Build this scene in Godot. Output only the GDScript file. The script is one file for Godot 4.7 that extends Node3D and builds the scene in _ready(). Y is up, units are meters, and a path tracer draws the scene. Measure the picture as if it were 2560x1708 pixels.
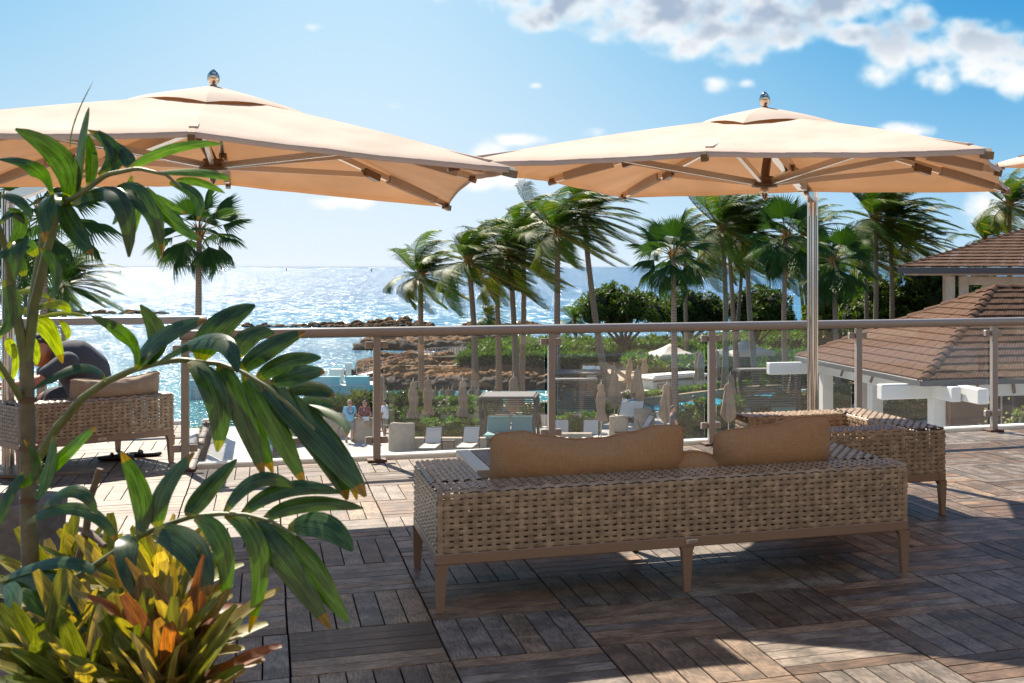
extends Node3D
# A hotel terrace above a lagoon. x right, y up, the camera looks along -z; the terrace floor is y = 0.

const F := 3163.0          # focal length and optical centre of the photograph, in its pixels
const CX := 1763.6
const VH := 668.3
const EYE := 1.573
const TH := 0.33512        # how far the terrace is turned against the camera
const POOL := -5.7         # level of the pool terrace
const SEA := -7.5
const WIND := Vector3(1.0, 0.05, 0.25)

var R := RandomNumberGenerator.new()
var taken := {}
var M := {}
var T := {}
var N := FastNoiseLite.new()


func at(u: float, v: float, d: float) -> Vector3:
	return Vector3((u - CX) / F * d, EYE + (VH - v) / F * d, -d)


func on(u: float, v: float, y: float) -> Vector3:
	return at(u, v, F * (EYE - y) / (v - VH))


func dk(s: float, t: float, y := 0.0) -> Vector3:
	return Vector3(s * cos(TH) - t * sin(TH), y, -(s * sin(TH) + t * cos(TH)))


func rr(a: float, b: float) -> float:
	return R.randf_range(a, b)


# ---------------------------------------------------------------- mesh building
class MB:
	var v := PackedVector3Array()
	var n := PackedVector3Array()
	var uv := PackedVector2Array()
	var c := PackedColorArray()
	var col := Color.WHITE
	var tinted := false

	func tri(a: Vector3, b: Vector3, d: Vector3, na: Vector3, nb: Vector3, nd: Vector3, ua := Vector2.ZERO, ub := Vector2.ZERO, ud := Vector2.ZERO) -> void:
		if (b - a).cross(d - a).dot(na + nb + nd) > 0.0:
			v.append(a); v.append(d); v.append(b)
			n.append(na); n.append(nd); n.append(nb)
			uv.append(ua); uv.append(ud); uv.append(ub)
		else:
			v.append(a); v.append(b); v.append(d)
			n.append(na); n.append(nb); n.append(nd)
			uv.append(ua); uv.append(ub); uv.append(ud)
		if tinted:
			c.append(col); c.append(col); c.append(col)

	func flat(a: Vector3, b: Vector3, d: Vector3, away: Vector3) -> void:
		var m := (b - a).cross(d - a).normalized()
		if m.dot((a + b + d) / 3.0 - away) < 0.0:
			m = -m
		tri(a, b, d, m, m, m)

	func quad(a: Vector3, b: Vector3, d: Vector3, e: Vector3, m: Vector3, w := 1.0, h := 1.0, o := Vector2.ZERO) -> void:
		tri(a, b, d, m, m, m, o, o + Vector2(w, 0), o + Vector2(w, h))
		tri(a, d, e, m, m, m, o, o + Vector2(w, h), o + Vector2(0, h))

	func box(x: Transform3D, size: Vector3, o := Vector2.ZERO) -> void:
		var h := size / 2.0
		for ax in 3:
			for s in [-1.0, 1.0]:
				var d := Vector3.ZERO; d[ax] = s
				var e1 := Vector3.ZERO; e1[(ax + 1) % 3] = 1.0
				var e2 := Vector3.ZERO; e2[(ax + 2) % 3] = 1.0
				if ax == 1:
					var sw := e1; e1 = e2; e2 = sw
				if ax == 0:
					var sw := e1; e1 = e2; e2 = sw
				var p := d * h
				var a := e1 * h
				var b := e2 * h
				quad(x * (p - a - b), x * (p + a - b), x * (p + a + b), x * (p - a + b), (x.basis * d).normalized(), 2.0 * a.length(), 2.0 * b.length(), o)

	func cbox(x: Transform3D, size: Vector3, ch := 0.006) -> void:
		var h := size / 2.0
		var i := h - Vector3(ch, ch, ch)
		for ax in 3:
			for s in [-1.0, 1.0]:
				var d := Vector3.ZERO; d[ax] = s
				var e1 := Vector3.ZERO; e1[(ax + 1) % 3] = 1.0
				var e2 := Vector3.ZERO; e2[(ax + 2) % 3] = 1.0
				var p := d * h; var a := e1 * i; var b := e2 * i
				quad(x * (p - a - b), x * (p + a - b), x * (p + a + b), x * (p - a + b), (x.basis * d).normalized(), 2.0 * a.length(), 2.0 * b.length())
				for s2 in [-1.0, 1.0]:
					var q: Vector3 = e1 * s2
					var p2: Vector3 = q * h
					var dd: Vector3 = d * i
					var qq: Vector3 = q * i
					quad(x * (p + qq - b), x * (p + qq + b), x * (p2 + dd + b), x * (p2 + dd - b), (x.basis * (d + q)).normalized(), 2.0 * b.length(), ch)
		for sx in [-1.0, 1.0]:
			for sy in [-1.0, 1.0]:
				for sz in [-1.0, 1.0]:
					var m := (x.basis * Vector3(sx, sy, sz)).normalized()
					tri(x * Vector3(sx * h.x, sy * i.y, sz * i.z), x * Vector3(sx * i.x, sy * h.y, sz * i.z), x * Vector3(sx * i.x, sy * i.y, sz * h.z), m, m, m)

	func bar(a: Vector3, b: Vector3, w: float, h: float, up := Vector3.UP) -> void:
		var z := (b - a).normalized()
		if absf(z.dot(up)) > 0.98:
			up = Vector3.RIGHT
		var x := up.cross(z).normalized()
		box(Transform3D(Basis(x, z.cross(x), z), (a + b) / 2.0), Vector3(w, h, a.distance_to(b)))

	func tube(p: PackedVector3Array, r: PackedFloat32Array, k := 8, caps := true, flute := 0.0, vs := 1.0) -> void:
		var m := p.size()
		var side := Vector3.ZERO
		var prev := PackedVector3Array(); var pn := PackedVector3Array()
		var run := 0.0
		for i in m:
			var d := (p[mini(i + 1, m - 1)] - p[maxi(i - 1, 0)]).normalized()
			if i == 0:
				side = d.cross(Vector3.UP if absf(d.y) < 0.9 else Vector3.RIGHT).normalized()
			else:
				side = (side - d * side.dot(d)).normalized()
				run += p[i].distance_to(p[i - 1])
			var bi := d.cross(side)
			var ring := PackedVector3Array(); var nn := PackedVector3Array()
			for j in k + 1:
				var a := TAU * j / k
				var q := side * cos(a) + bi * sin(a)
				ring.append(p[i] + q * r[i] * (1.0 - (flute if j % 2 else 0.0)))
				nn.append(q)
			if i > 0:
				var l := p[i].distance_to(p[i - 1])
				for j in k:
					var u0 := Vector2(float(j) / k, (run - l) * vs); var u1 := Vector2(float(j + 1) / k, (run - l) * vs)
					var u2 := Vector2(float(j + 1) / k, run * vs); var u3 := Vector2(float(j) / k, run * vs)
					if flute > 0.0:
						var mm := (prev[j + 1] - prev[j]).cross(ring[j] - prev[j]).normalized()
						if mm.dot(pn[j] + pn[j + 1]) < 0.0: mm = -mm
						tri(prev[j], prev[j + 1], ring[j + 1], mm, mm, mm, u0, u1, u2)
						tri(prev[j], ring[j + 1], ring[j], mm, mm, mm, u0, u2, u3)
					else:
						tri(prev[j], prev[j + 1], ring[j + 1], pn[j], pn[j + 1], nn[j + 1], u0, u1, u2)
						tri(prev[j], ring[j + 1], ring[j], pn[j], nn[j + 1], nn[j], u0, u2, u3)
			if caps and (i == 0 or i == m - 1):
				var cd := -d if i == 0 else d
				for j in k:
					tri(p[i], ring[j], ring[j + 1], cd, cd, cd)
			prev = ring; pn = nn

	func rod(a: Vector3, b: Vector3, ra: float, rb := -1.0, k := 8) -> void:
		tube(PackedVector3Array([a, b]), PackedFloat32Array([ra, rb if rb >= 0.0 else ra]), k)

	# a smooth sheet over rows of points, with normals from the neighbours
	func sheet(g: Array, up := Vector3.UP, closed := false, us := 1.0, vs := 1.0) -> void:
		var h := g.size(); var w: int = g[0].size()
		var nn := []
		for i in h:
			var row := PackedVector3Array()
			for j in w:
				var jl := j - 1; var jr := j + 1
				if closed:
					jl = w - 2 if j == 0 else jl
					jr = 1 if j == w - 1 else jr
				else:
					jl = maxi(jl, 0); jr = mini(jr, w - 1)
				var a: Vector3 = g[i][jr] - g[i][jl]
				var b: Vector3 = g[mini(i + 1, h - 1)][j] - g[maxi(i - 1, 0)][j]
				var m := b.cross(a)
				if m.length_squared() < 1e-16:
					m = up
				m = m.normalized()
				row.append(m)
			nn.append(row)
		var flip := 0.0
		var mid := Vector3.ZERO
		if up == Vector3.ZERO:
			for i in h:
				for j in w: mid += g[i][j]
			mid /= float(h * w)
		for i in h:
			for j in w:
				flip += nn[i][j].dot(up if up != Vector3.ZERO else g[i][j] - mid)
		if flip < 0.0:
			for i in h:
				var row: PackedVector3Array = nn[i]
				for j in w: row[j] = -row[j]
				nn[i] = row
		for i in h - 1:
			for j in w - 1:
				var u0 := Vector2(us * j / (w - 1.0), vs * i / (h - 1.0)); var u2 := Vector2(us * (j + 1) / (w - 1.0), vs * (i + 1) / (h - 1.0))
				tri(g[i][j], g[i][j + 1], g[i + 1][j + 1], nn[i][j], nn[i][j + 1], nn[i + 1][j + 1], u0, Vector2(u2.x, u0.y), u2)
				tri(g[i][j], g[i + 1][j + 1], g[i + 1][j], nn[i][j], nn[i + 1][j + 1], nn[i + 1][j], u0, u2, Vector2(u0.x, u2.y))

	func lathe(x: Transform3D, prof: Array, k := 16, wob := 0.0) -> void:
		var g := []
		for q in prof:
			var row := PackedVector3Array()
			for j in k + 1:
				var a := TAU * (j % k) / k
				var rad: float = q[0] * (1.0 + (wob * cos(j % k * 2.4) if wob > 0.0 else 0.0))
				row.append(x * Vector3(rad * cos(a), q[1], rad * sin(a)))
			g.append(row)
		sheet(g, Vector3.ZERO, true, TAU * 0.5, prof.size() * 0.2)

	# a strap: left edge, raised or sunk middle, right edge
	func strap(p: PackedVector3Array, nm: PackedVector3Array, w: PackedFloat32Array, arch: float, cols := PackedColorArray()) -> void:
		var m := p.size()
		var ls := PackedVector3Array(); var rs := PackedVector3Array(); var ms := PackedVector3Array(); var nl := PackedVector3Array(); var nr := PackedVector3Array()
		for i in m:
			var d := (p[mini(i + 1, m - 1)] - p[maxi(i - 1, 0)]).normalized()
			var s := d.cross(nm[i]).normalized()
			var nn := s.cross(d)
			ls.append(p[i] - s * w[i] * 0.5 - nn * arch * w[i]); rs.append(p[i] + s * w[i] * 0.5 - nn * arch * w[i]); ms.append(p[i])
			nl.append((nn - s * arch * 2.0).normalized()); nr.append((nn + s * arch * 2.0).normalized())
		for i in m - 1:
			if cols.size() > 0:
				col = cols[i]
			var y0 := float(i) / (m - 1); var y1 := float(i + 1) / (m - 1)
			var n0 := (nl[i] + nr[i]).normalized(); var n1 := (nl[i + 1] + nr[i + 1]).normalized()
			if w[i] > 0.0:
				tri(ls[i], ms[i], ms[i + 1], nl[i], n0, n1, Vector2(0, y0), Vector2(0.5, y0), Vector2(0.5, y1))
				tri(ms[i], rs[i], ms[i + 1], n0, nr[i], n1, Vector2(0.5, y0), Vector2(1, y0), Vector2(0.5, y1))
			if w[i + 1] > 0.0:
				tri(ls[i], ms[i + 1], ls[i + 1], nl[i], n1, nl[i + 1], Vector2(0, y0), Vector2(0.5, y1), Vector2(0, y1))
				tri(rs[i], rs[i + 1], ms[i + 1], nr[i], nr[i + 1], n1, Vector2(1, y0), Vector2(1, y1), Vector2(0.5, y1))

	func done() -> ArrayMesh:
		var am := ArrayMesh.new()
		var a := []
		a.resize(Mesh.ARRAY_MAX)
		a[Mesh.ARRAY_VERTEX] = v; a[Mesh.ARRAY_NORMAL] = n; a[Mesh.ARRAY_TEX_UV] = uv
		if tinted: a[Mesh.ARRAY_COLOR] = c
		am.add_surface_from_arrays(Mesh.PRIMITIVE_TRIANGLES, a)
		return am


func mbt(col := Color.WHITE) -> MB:
	var m := MB.new(); m.tinted = true; m.col = col
	return m


# ---------------------------------------------------------------- nodes
func numbered(called: String, parent: Node = self) -> String:
	var key := str(parent.get_instance_id()) + called
	var k: int = taken.get(key, 0)
	taken[key] = k + 1
	return called if k == 0 else "%s_%03d" % [called, k]


func tag(o: Node, label: String, category: String, group := "") -> Node:
	o.set_meta("label", label); o.set_meta("category", category)
	if group: o.set_meta("group", group)
	return o


func thing(called: String, label: String, category: String, pos := Vector3.ZERO, yaw := 0.0, group := "") -> Node3D:
	var o := Node3D.new()
	o.name = numbered(called); add_child(o)
	o.position = pos; o.rotation.y = yaw
	tag(o, label, category, group)
	return o


func part(called: String, mesh: Mesh, mat: Material, parent: Node, x := Transform3D.IDENTITY) -> MeshInstance3D:
	var o := MeshInstance3D.new()
	o.mesh = mesh; o.material_override = mat
	o.name = numbered(called, parent)
	parent.add_child(o); o.transform = x
	return o


func solo(called: String, mesh: Mesh, mat: Material, label: String, category: String, x := Transform3D.IDENTITY, group := "") -> MeshInstance3D:
	var o := part(called, mesh, mat, self, x)
	tag(o, label, category, group)
	return o


func struct(called: String, mesh: Mesh, mat: Material) -> MeshInstance3D:
	var o := part(called, mesh, mat, self)
	o.set_meta("kind", "structure")
	return o


func dup(src: Node3D, pos: Vector3, yaw: float, label: String, sc := 1.0) -> Node3D:
	var o: Node3D = src.duplicate()
	o.name = numbered(String(src.name).rstrip("0123456789").trim_suffix("_")); add_child(o)
	o.transform = Transform3D(Basis(Vector3.UP, yaw).scaled(Vector3.ONE * sc), pos)
	o.set_meta("label", label)
	return o


func many(called: String, mesh: Mesh, mat: Material, parent: Node, xs: Array, cols: Array) -> MultiMeshInstance3D:
	var mm := MultiMesh.new()
	mm.transform_format = MultiMesh.TRANSFORM_3D; mm.use_colors = true; mm.mesh = mesh
	mm.instance_count = xs.size()
	for i in xs.size():
		mm.set_instance_transform(i, xs[i]); mm.set_instance_color(i, cols[i])
	var o := MultiMeshInstance3D.new()
	o.multimesh = mm; o.material_override = mat; o.name = numbered(called, parent)
	parent.add_child(o)
	o.set_meta("kind", "stuff")
	return o


func xf(p: Vector3, yaw := 0.0, pitch := 0.0, roll := 0.0, sc := Vector3.ONE) -> Transform3D:
	return Transform3D(Basis.from_euler(Vector3(pitch, yaw, roll)) * Basis.from_scale(sc), p)


# ---------------------------------------------------------------- materials
func mat(c: Color, rough := 0.6, metal := 0.0, spec := 0.5) -> StandardMaterial3D:
	var m := StandardMaterial3D.new()      # c is a linear base colour
	m.albedo_color = c.linear_to_srgb(); m.roughness = rough; m.metallic = metal; m.metallic_specular = spec
	return m


func textured(m: StandardMaterial3D, t: Texture2D, sc: float, world := false, bump := 0.0, ht: Texture2D = null) -> StandardMaterial3D:
	if t: m.albedo_texture = t
	m.uv1_triplanar = true; m.uv1_world_triplanar = world
	m.uv1_scale = Vector3.ONE * sc
	if bump != 0.0:
		m.heightmap_enabled = true; m.heightmap_scale = bump; m.heightmap_texture = ht if ht else t
	return m


func image(w: int, h: int, f: Callable) -> ImageTexture:
	var im := Image.create(w, h, false, Image.FORMAT_RGB8)
	for y in h:
		for x in w:
			im.set_pixel(x, y, f.call(x, y))
	return ImageTexture.create_from_image(im)


func grey(k: float) -> Color:
	return Color(k, k, k)


func noise_tex(freq: float, lo: Color, hi: Color, octaves := 4, sz := 256, sd := 1) -> NoiseTexture2D:
	var f := FastNoiseLite.new(); f.frequency = freq; f.fractal_octaves = octaves; f.seed = sd
	var t := NoiseTexture2D.new(); t.noise = f; t.width = sz; t.height = sz; t.seamless = true
	var g := Gradient.new(); g.set_color(0, lo); g.set_color(1, hi)
	t.color_ramp = g
	return t


func make_materials() -> void:
	var ns := FastNoiseLite.new(); ns.frequency = 1.0; ns.seed = 5; ns.fractal_octaves = 3
	# timber: long grain along v, wavering rings, fine pores
	T.wood = image(256, 512, func(x, y):
		var wv := ns.get_noise_2d(x * 0.012, y * 0.006) * 2.4
		var ring := sin((x * 0.11 + wv * 9.0))
		var fine := ns.get_noise_2d(x * 0.45, y * 0.016 + 40.0)
		var stain := ns.get_noise_2d(x * 0.01 + 9.0, y * 0.008)
		return grey(clampf(0.76 + 0.07 * ring + 0.30 * fine + 0.28 * stain, 0.25, 1.0)))
	T.rough = noise_tex(0.03, Color(0.62, 0.62, 0.62), Color.WHITE, 5)
	T.soft = noise_tex(0.02, Color(0.86, 0.85, 0.84), Color.WHITE, 5)
	T.linen = image(256, 256, func(x, y):
		var a := sin(x * TAU / 4.0) * 0.5 + sin(y * TAU / 4.0) * 0.5
		return grey(clampf(0.86 + 0.07 * a + 0.10 * ns.get_noise_2d(x * 0.02, y * 0.9) + 0.10 * ns.get_noise_2d(x * 0.9 + 70.0, y * 0.02), 0.3, 1.0)))
	T.rock = noise_tex(0.02, Color(0.35, 0.30, 0.26), Color(1.0, 0.98, 0.95), 6, 512, 4)
	T.bark = image(64, 256, func(x, y):
		var k := fposmod(y / 16.0 + 0.25 * ns.get_noise_2d(x * 0.1, y * 0.05), 1.0)
		var d := 0.42 if k < 0.16 else 0.8 + 0.15 * k
		return grey(clampf(d + 0.35 * ns.get_noise_2d(x * 0.3, y * 0.25), 0.2, 1.0)))
	T.shake = image(256, 64, func(x, y):
		return grey(clampf(0.78 + 0.24 * ns.get_noise_2d(x * 0.5, y * 0.03) + 0.12 * ns.get_noise_2d(x * 0.03, y * 0.03 + 30.0) + 0.1 * sin(x * TAU / 16.0), 0.3, 1.0)))
	T.canvas = noise_tex(0.008, Color(0.87, 0.87, 0.87), Color.WHITE, 5, 512, 9)
	T.leaf = image(64, 64, func(x, y):
		return grey(clampf(0.82 + 0.12 * sin(x * TAU / 6.4) + 0.3 * ns.get_noise_2d(x * 0.08, y * 0.05), 0.3, 1.0)))

	M.deck = mat(Color.WHITE, 0.55, 0.0, 0.45)
	M.deck.vertex_color_use_as_albedo = true; M.deck.albedo_texture = T.wood; M.deck.uv1_scale = Vector3(1.6, 0.9, 1)
	M.deck.heightmap_enabled = true; M.deck.heightmap_texture = T.wood; M.deck.heightmap_scale = 0.12
	M.dark = mat(Color(0.012, 0.011, 0.010), 0.9)
	M.rail = mat(Color(0.335, 0.30, 0.272), 0.36, 0.25)
	M.glass = mat(Color(0.9, 0.97, 0.95), 0.0)
	M.glass.albedo_color.a = 0.04; M.glass.transparency = BaseMaterial3D.TRANSPARENCY_ALPHA
	M.kerb = textured(mat(Color(0.70, 0.69, 0.66), 0.8), T.soft, 0.4, true)
	M.base_wood = textured(mat(Color(0.16, 0.085, 0.05), 0.7), T.rough, 3.0)
	M.wicker = textured(mat(Color(0.50, 0.375, 0.26), 0.36, 0.0, 0.5), T.rough, 1.5)
	M.frame = mat(Color(0.25, 0.165, 0.115), 0.42, 0.1)
	M.liner = mat(Color(0.16, 0.085, 0.04), 0.9)
	M.cushion = mat(Color(0.47, 0.275, 0.135), 0.85)
	M.cushion.albedo_texture = T.linen; M.cushion.uv1_scale = Vector3(4.5, 4.5, 1); M.cushion.heightmap_enabled = true; M.cushion.heightmap_texture = T.linen; M.cushion.heightmap_scale = 0.05
	M.cushion.rim_enabled = true; M.cushion.rim = 0.3; M.cushion.rim_tint = 0.8
	M.canopy = textured(mat(Color(0.70, 0.59, 0.51), 0.9, 0.0, 0.2), T.canvas, 0.45)
	M.canopy.backlight_enabled = true; M.canopy.backlight = Color(0.64, 0.485, 0.33)
	M.alu = mat(Color(0.62, 0.56, 0.50), 0.24, 0.95)
	M.steel = mat(Color(0.60, 0.56, 0.52), 0.12, 1.0)
	M.chrome = mat(Color(0.60, 0.50, 0.40), 0.07, 1.0)
	M.brown_metal = mat(Color(0.20, 0.125, 0.075), 0.35, 0.5)
	M.white = mat(Color(0.62, 0.62, 0.60), 0.6)
	M.cream = textured(mat(Color(0.62, 0.50, 0.40), 0.8), T.soft, 0.3)
	M.conc = textured(mat(Color(0.42, 0.36, 0.285), 0.85), T.soft, 0.7, true)
	M.paving = textured(mat(Color(0.44, 0.43, 0.415), 0.8), T.soft, 0.12, true)
	M.sand = textured(mat(Color(0.55, 0.45, 0.33), 0.95), T.rough, 0.1, true)
	M.rock = textured(mat(Color(0.38, 0.25, 0.15), 0.95, 0.0, 0.2), T.rock, 0.3, true, 20.0)
	M.wet_rock = textured(mat(Color(0.07, 0.06, 0.055), 0.8, 0.0, 0.25), T.rock, 0.22, true, 14.0)
	M.bark = mat(Color(0.30, 0.225, 0.17), 0.9)
	M.bark.albedo_texture = T.bark; M.bark.heightmap_enabled = true; M.bark.heightmap_texture = T.bark; M.bark.heightmap_scale = 3.0
	M.limb = textured(mat(Color(0.10, 0.075, 0.055), 0.9), T.rough, 0.8)
	M.fibre = mat(Color(0.36, 0.17, 0.06), 0.9)
	M.shake = mat(Color(0.185, 0.098, 0.062), 0.9, 0.0, 0.25)
	M.shake.albedo_texture = T.shake; M.shake.heightmap_enabled = true; M.shake.heightmap_texture = T.shake; M.shake.heightmap_scale = 1.5
	M.slate = mat(Color(0.07, 0.068, 0.07), 0.5)
	M.copper = mat(Color(0.15, 0.085, 0.055), 0.45, 0.4)
	M.slat = textured(mat(Color(0.085, 0.068, 0.056), 0.7), T.rough, 1.0)
	M.sling = mat(Color(0.58, 0.53, 0.46), 0.8)
	M.sling_grey = mat(Color(0.50, 0.47, 0.43), 0.8)
	M.teal = mat(Color(0.15, 0.30, 0.31), 0.85)
	M.towel = mat(Color(0.80, 0.81, 0.83), 0.95)
	M.closed = textured(mat(Color(0.40, 0.30, 0.21), 0.95), T.canvas, 0.6)
	M.closed.backlight_enabled = true; M.closed.backlight = Color(0.6, 0.42, 0.28)
	M.pontoon = mat(Color(0.25, 0.52, 0.56), 0.5)
	M.rust = mat(Color(0.30, 0.085, 0.035), 0.7)
	M.van = textured(mat(Color(0.60, 0.64, 0.64), 0.45), T.soft, 0.5)
	M.black = mat(Color(0.015, 0.015, 0.016), 0.4)
	M.skin = mat(Color(0.50, 0.255, 0.16), 0.55); M.skin.subsurf_scatter_enabled = true; M.skin.subsurf_scatter_strength = 0.1
	M.brown_skin = mat(Color(0.27, 0.125, 0.07), 0.5)
	M.leaf = mat(Color.WHITE, 0.5, 0.0, 0.3)     # foliage far and near: tint from vertices or copies, light passing through
	M.leaf.vertex_color_use_as_albedo = true
	M.leaf.backlight_enabled = true; M.leaf.backlight = Color(0.80, 0.86, 0.22)
	M.gloss = mat(Color.WHITE, 0.27, 0.0, 0.6)
	M.gloss.vertex_color_use_as_albedo = true; M.gloss.albedo_texture = T.leaf
	M.gloss.backlight_enabled = true; M.gloss.backlight = Color(0.90, 1.0, 0.10)
	M.brom = mat(Color.WHITE, 0.45, 0.0, 0.4)
	M.brom.vertex_color_use_as_albedo = true; M.brom.albedo_texture = T.leaf
	M.brom.backlight_enabled = true; M.brom.backlight = Color(1.0, 0.9, 0.35)
	M.tentcloth = mat(Color(0.78, 0.74, 0.66), 0.9)
	M.tentcloth.backlight_enabled = true; M.tentcloth.backlight = Color(0.8, 0.68, 0.5)
	M.skin_warm = mat(Color(0.40, 0.16, 0.085), 0.5)
	M.limb2 = textured(mat(Color(0.20, 0.14, 0.10), 0.85), T.rough, 6.0)
	M.slate_pot = textured(mat(Color(0.23, 0.22, 0.215), 0.6), T.rough, 1.5)
	M.roof_cloth = mat(Color(0.13, 0.13, 0.13), 0.8)
	M.facade = textured(mat(Color(0.34, 0.29, 0.24), 0.85), T.soft, 0.3)


# ---------------------------------------------------------------- camera, sky, sun
func make_sky() -> void:
	var cam := Camera3D.new()
	cam.name = "camera"
	cam.projection = Camera3D.PROJECTION_FRUSTUM
	cam.near = 0.1; cam.far = 90000.0
	cam.size = 1708.0 / F * 0.1
	cam.frustum_offset = Vector2((1280.0 - CX) / F, (VH - 854.0) / F) * 0.1
	cam.position = Vector3(0, EYE, 0)
	var lens := CameraAttributesPhysical.new()
	lens.frustum_focal_length = 44.0; lens.exposure_aperture = 11.0; lens.frustum_focus_distance = 10.0
	lens.frustum_near = 0.1; lens.frustum_far = 90000.0
	cam.attributes = lens
	add_child(cam)
	cam.size = 1708.0 / F * 0.1
	cam.make_current()

	var env := Environment.new()
	env.background_mode = Environment.BG_SKY
	env.tonemap_mode = Environment.TONE_MAPPER_LINEAR
	env.tonemap_exposure = EXPOSURE
	env.sdfgi_enabled = true; env.ssao_enabled = true; env.ssil_enabled = true
	var pano := PanoramaSkyMaterial.new()
	pano.panorama = ImageTexture.create_from_image(sky_image())
	var sky := Sky.new(); sky.sky_material = pano
	env.sky = sky
	env.background_energy_multiplier = SKY_LIGHT
	var we := WorldEnvironment.new(); we.name = "world_environment"; we.environment = env
	add_child(we)

	var sun := DirectionalLight3D.new()
	sun.name = "sun"
	sun.light_energy = SUN_LIGHT; sun.light_color = Color(1.0, 0.955, 0.88)
	sun.light_angular_distance = 0.55; sun.shadow_enabled = true
	add_child(sun)
	sun.look_at_from_position(Vector3.ZERO, Vector3(0.566, -1.0, 0.825))


const EXPOSURE := 2.35
const SKY_LIGHT := 0.455
const SUN_LIGHT := 1.6
var puffs := [
	[1300, -10, 60, 40], [1345, 40, 60, 34], [1450, 15, 110, 48], [1570, 45, 120, 52], [1690, 30, 150, 70], [1740, 90, 110, 50], [1850, 95, 90, 48], [1835, 140, 60, 26], [1960, 20, 190, 70], [1930, 90, 70, 40], [2080, 10, 170, 55], [1700, -60, 520, 90],
	[2150, 80, 80, 30], [2255, 70, 75, 55], [2225, 130, 62, 60], [2190, 175, 40, 36], [2330, 125, 90, 45], [2430, 105, 85, 50], [2520, 130, 90, 58], [2560, 190, 60, 50], [2345, 190, 50, 36], [2470, 165, 120, 40],
	[1800, 212, 34, 20], [1868, 208, 18, 10], [1480, 332, 30, 13], [1212, 372, 44, 24], [985, 264, 20, 9], [2255, 326, 66, 17], [1210, 448, 90, 26], [860, 505, 70, 18], [2500, 520, 80, 46], [780, 66, 22, 8], [1340, 214, 14, 6], [1300, 350, 60, 14]]


func sky_colour(u: float, v: float) -> Color:
	# the air as the photograph shows it: pale towards the sea and the sun, deep blue away from both
	var k := clampf((VH - v) / VH, 0.0, 1.5)
	var side := clampf((u + 200.0) / 2760.0, 0.0, 1.0)
	var high := Color(0.60, 0.80, 0.93).lerp(Color(0.735, 0.875, 0.965), smoothstep(0.0, 0.38, side)).lerp(Color(0.28, 0.62, 0.85), smoothstep(0.40, 1.0, side))
	var low := Color(0.915, 0.95, 0.985).lerp(Color(0.80, 0.90, 0.97), smoothstep(0.3, 1.0, side))
	return low.lerp(high, pow(k, 0.85))


func cover(u: float, v: float, fb: FastNoiseLite) -> Color:
	# clouds: rgb light, a = how much they hide
	var m := -1.0
	for p in puffs:
		var dx: float = (u - p[0]) / p[2]
		var dy: float = (v - p[1]) / p[3]
		var q := dx * dx + dy * dy
		if q < 4.0:
			m = maxf(m, (1.0 - q * 0.5) * (1.0 if p[2] > 45 else 0.72))
	if m <= -0.35:
		return Color(1, 1, 1, 0)
	var nz := fb.get_noise_2d(u * 0.8, v * 1.05) * 1.5 + fb.get_noise_2d(u * 2.2 + 500.0, v * 3.0) * 0.22
	var d := m + nz * 0.5 * smoothstep(-0.35, 0.25, m)
	var a := pow(smoothstep(-0.08, 0.98, d), 1.35)
	var thick := smoothstep(0.45, 1.3, d + 0.4 * fb.get_noise_2d(u * 0.7, v * 1.1 + 900.0)) * smoothstep(210.0, 30.0, v)
	return Color(1.0, 0.995, 0.99).lerp(Color(0.62, 0.69, 0.78), thick * 0.9) * Color(1, 1, 1, 0) + Color(0, 0, 0, a * 0.97)


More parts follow.
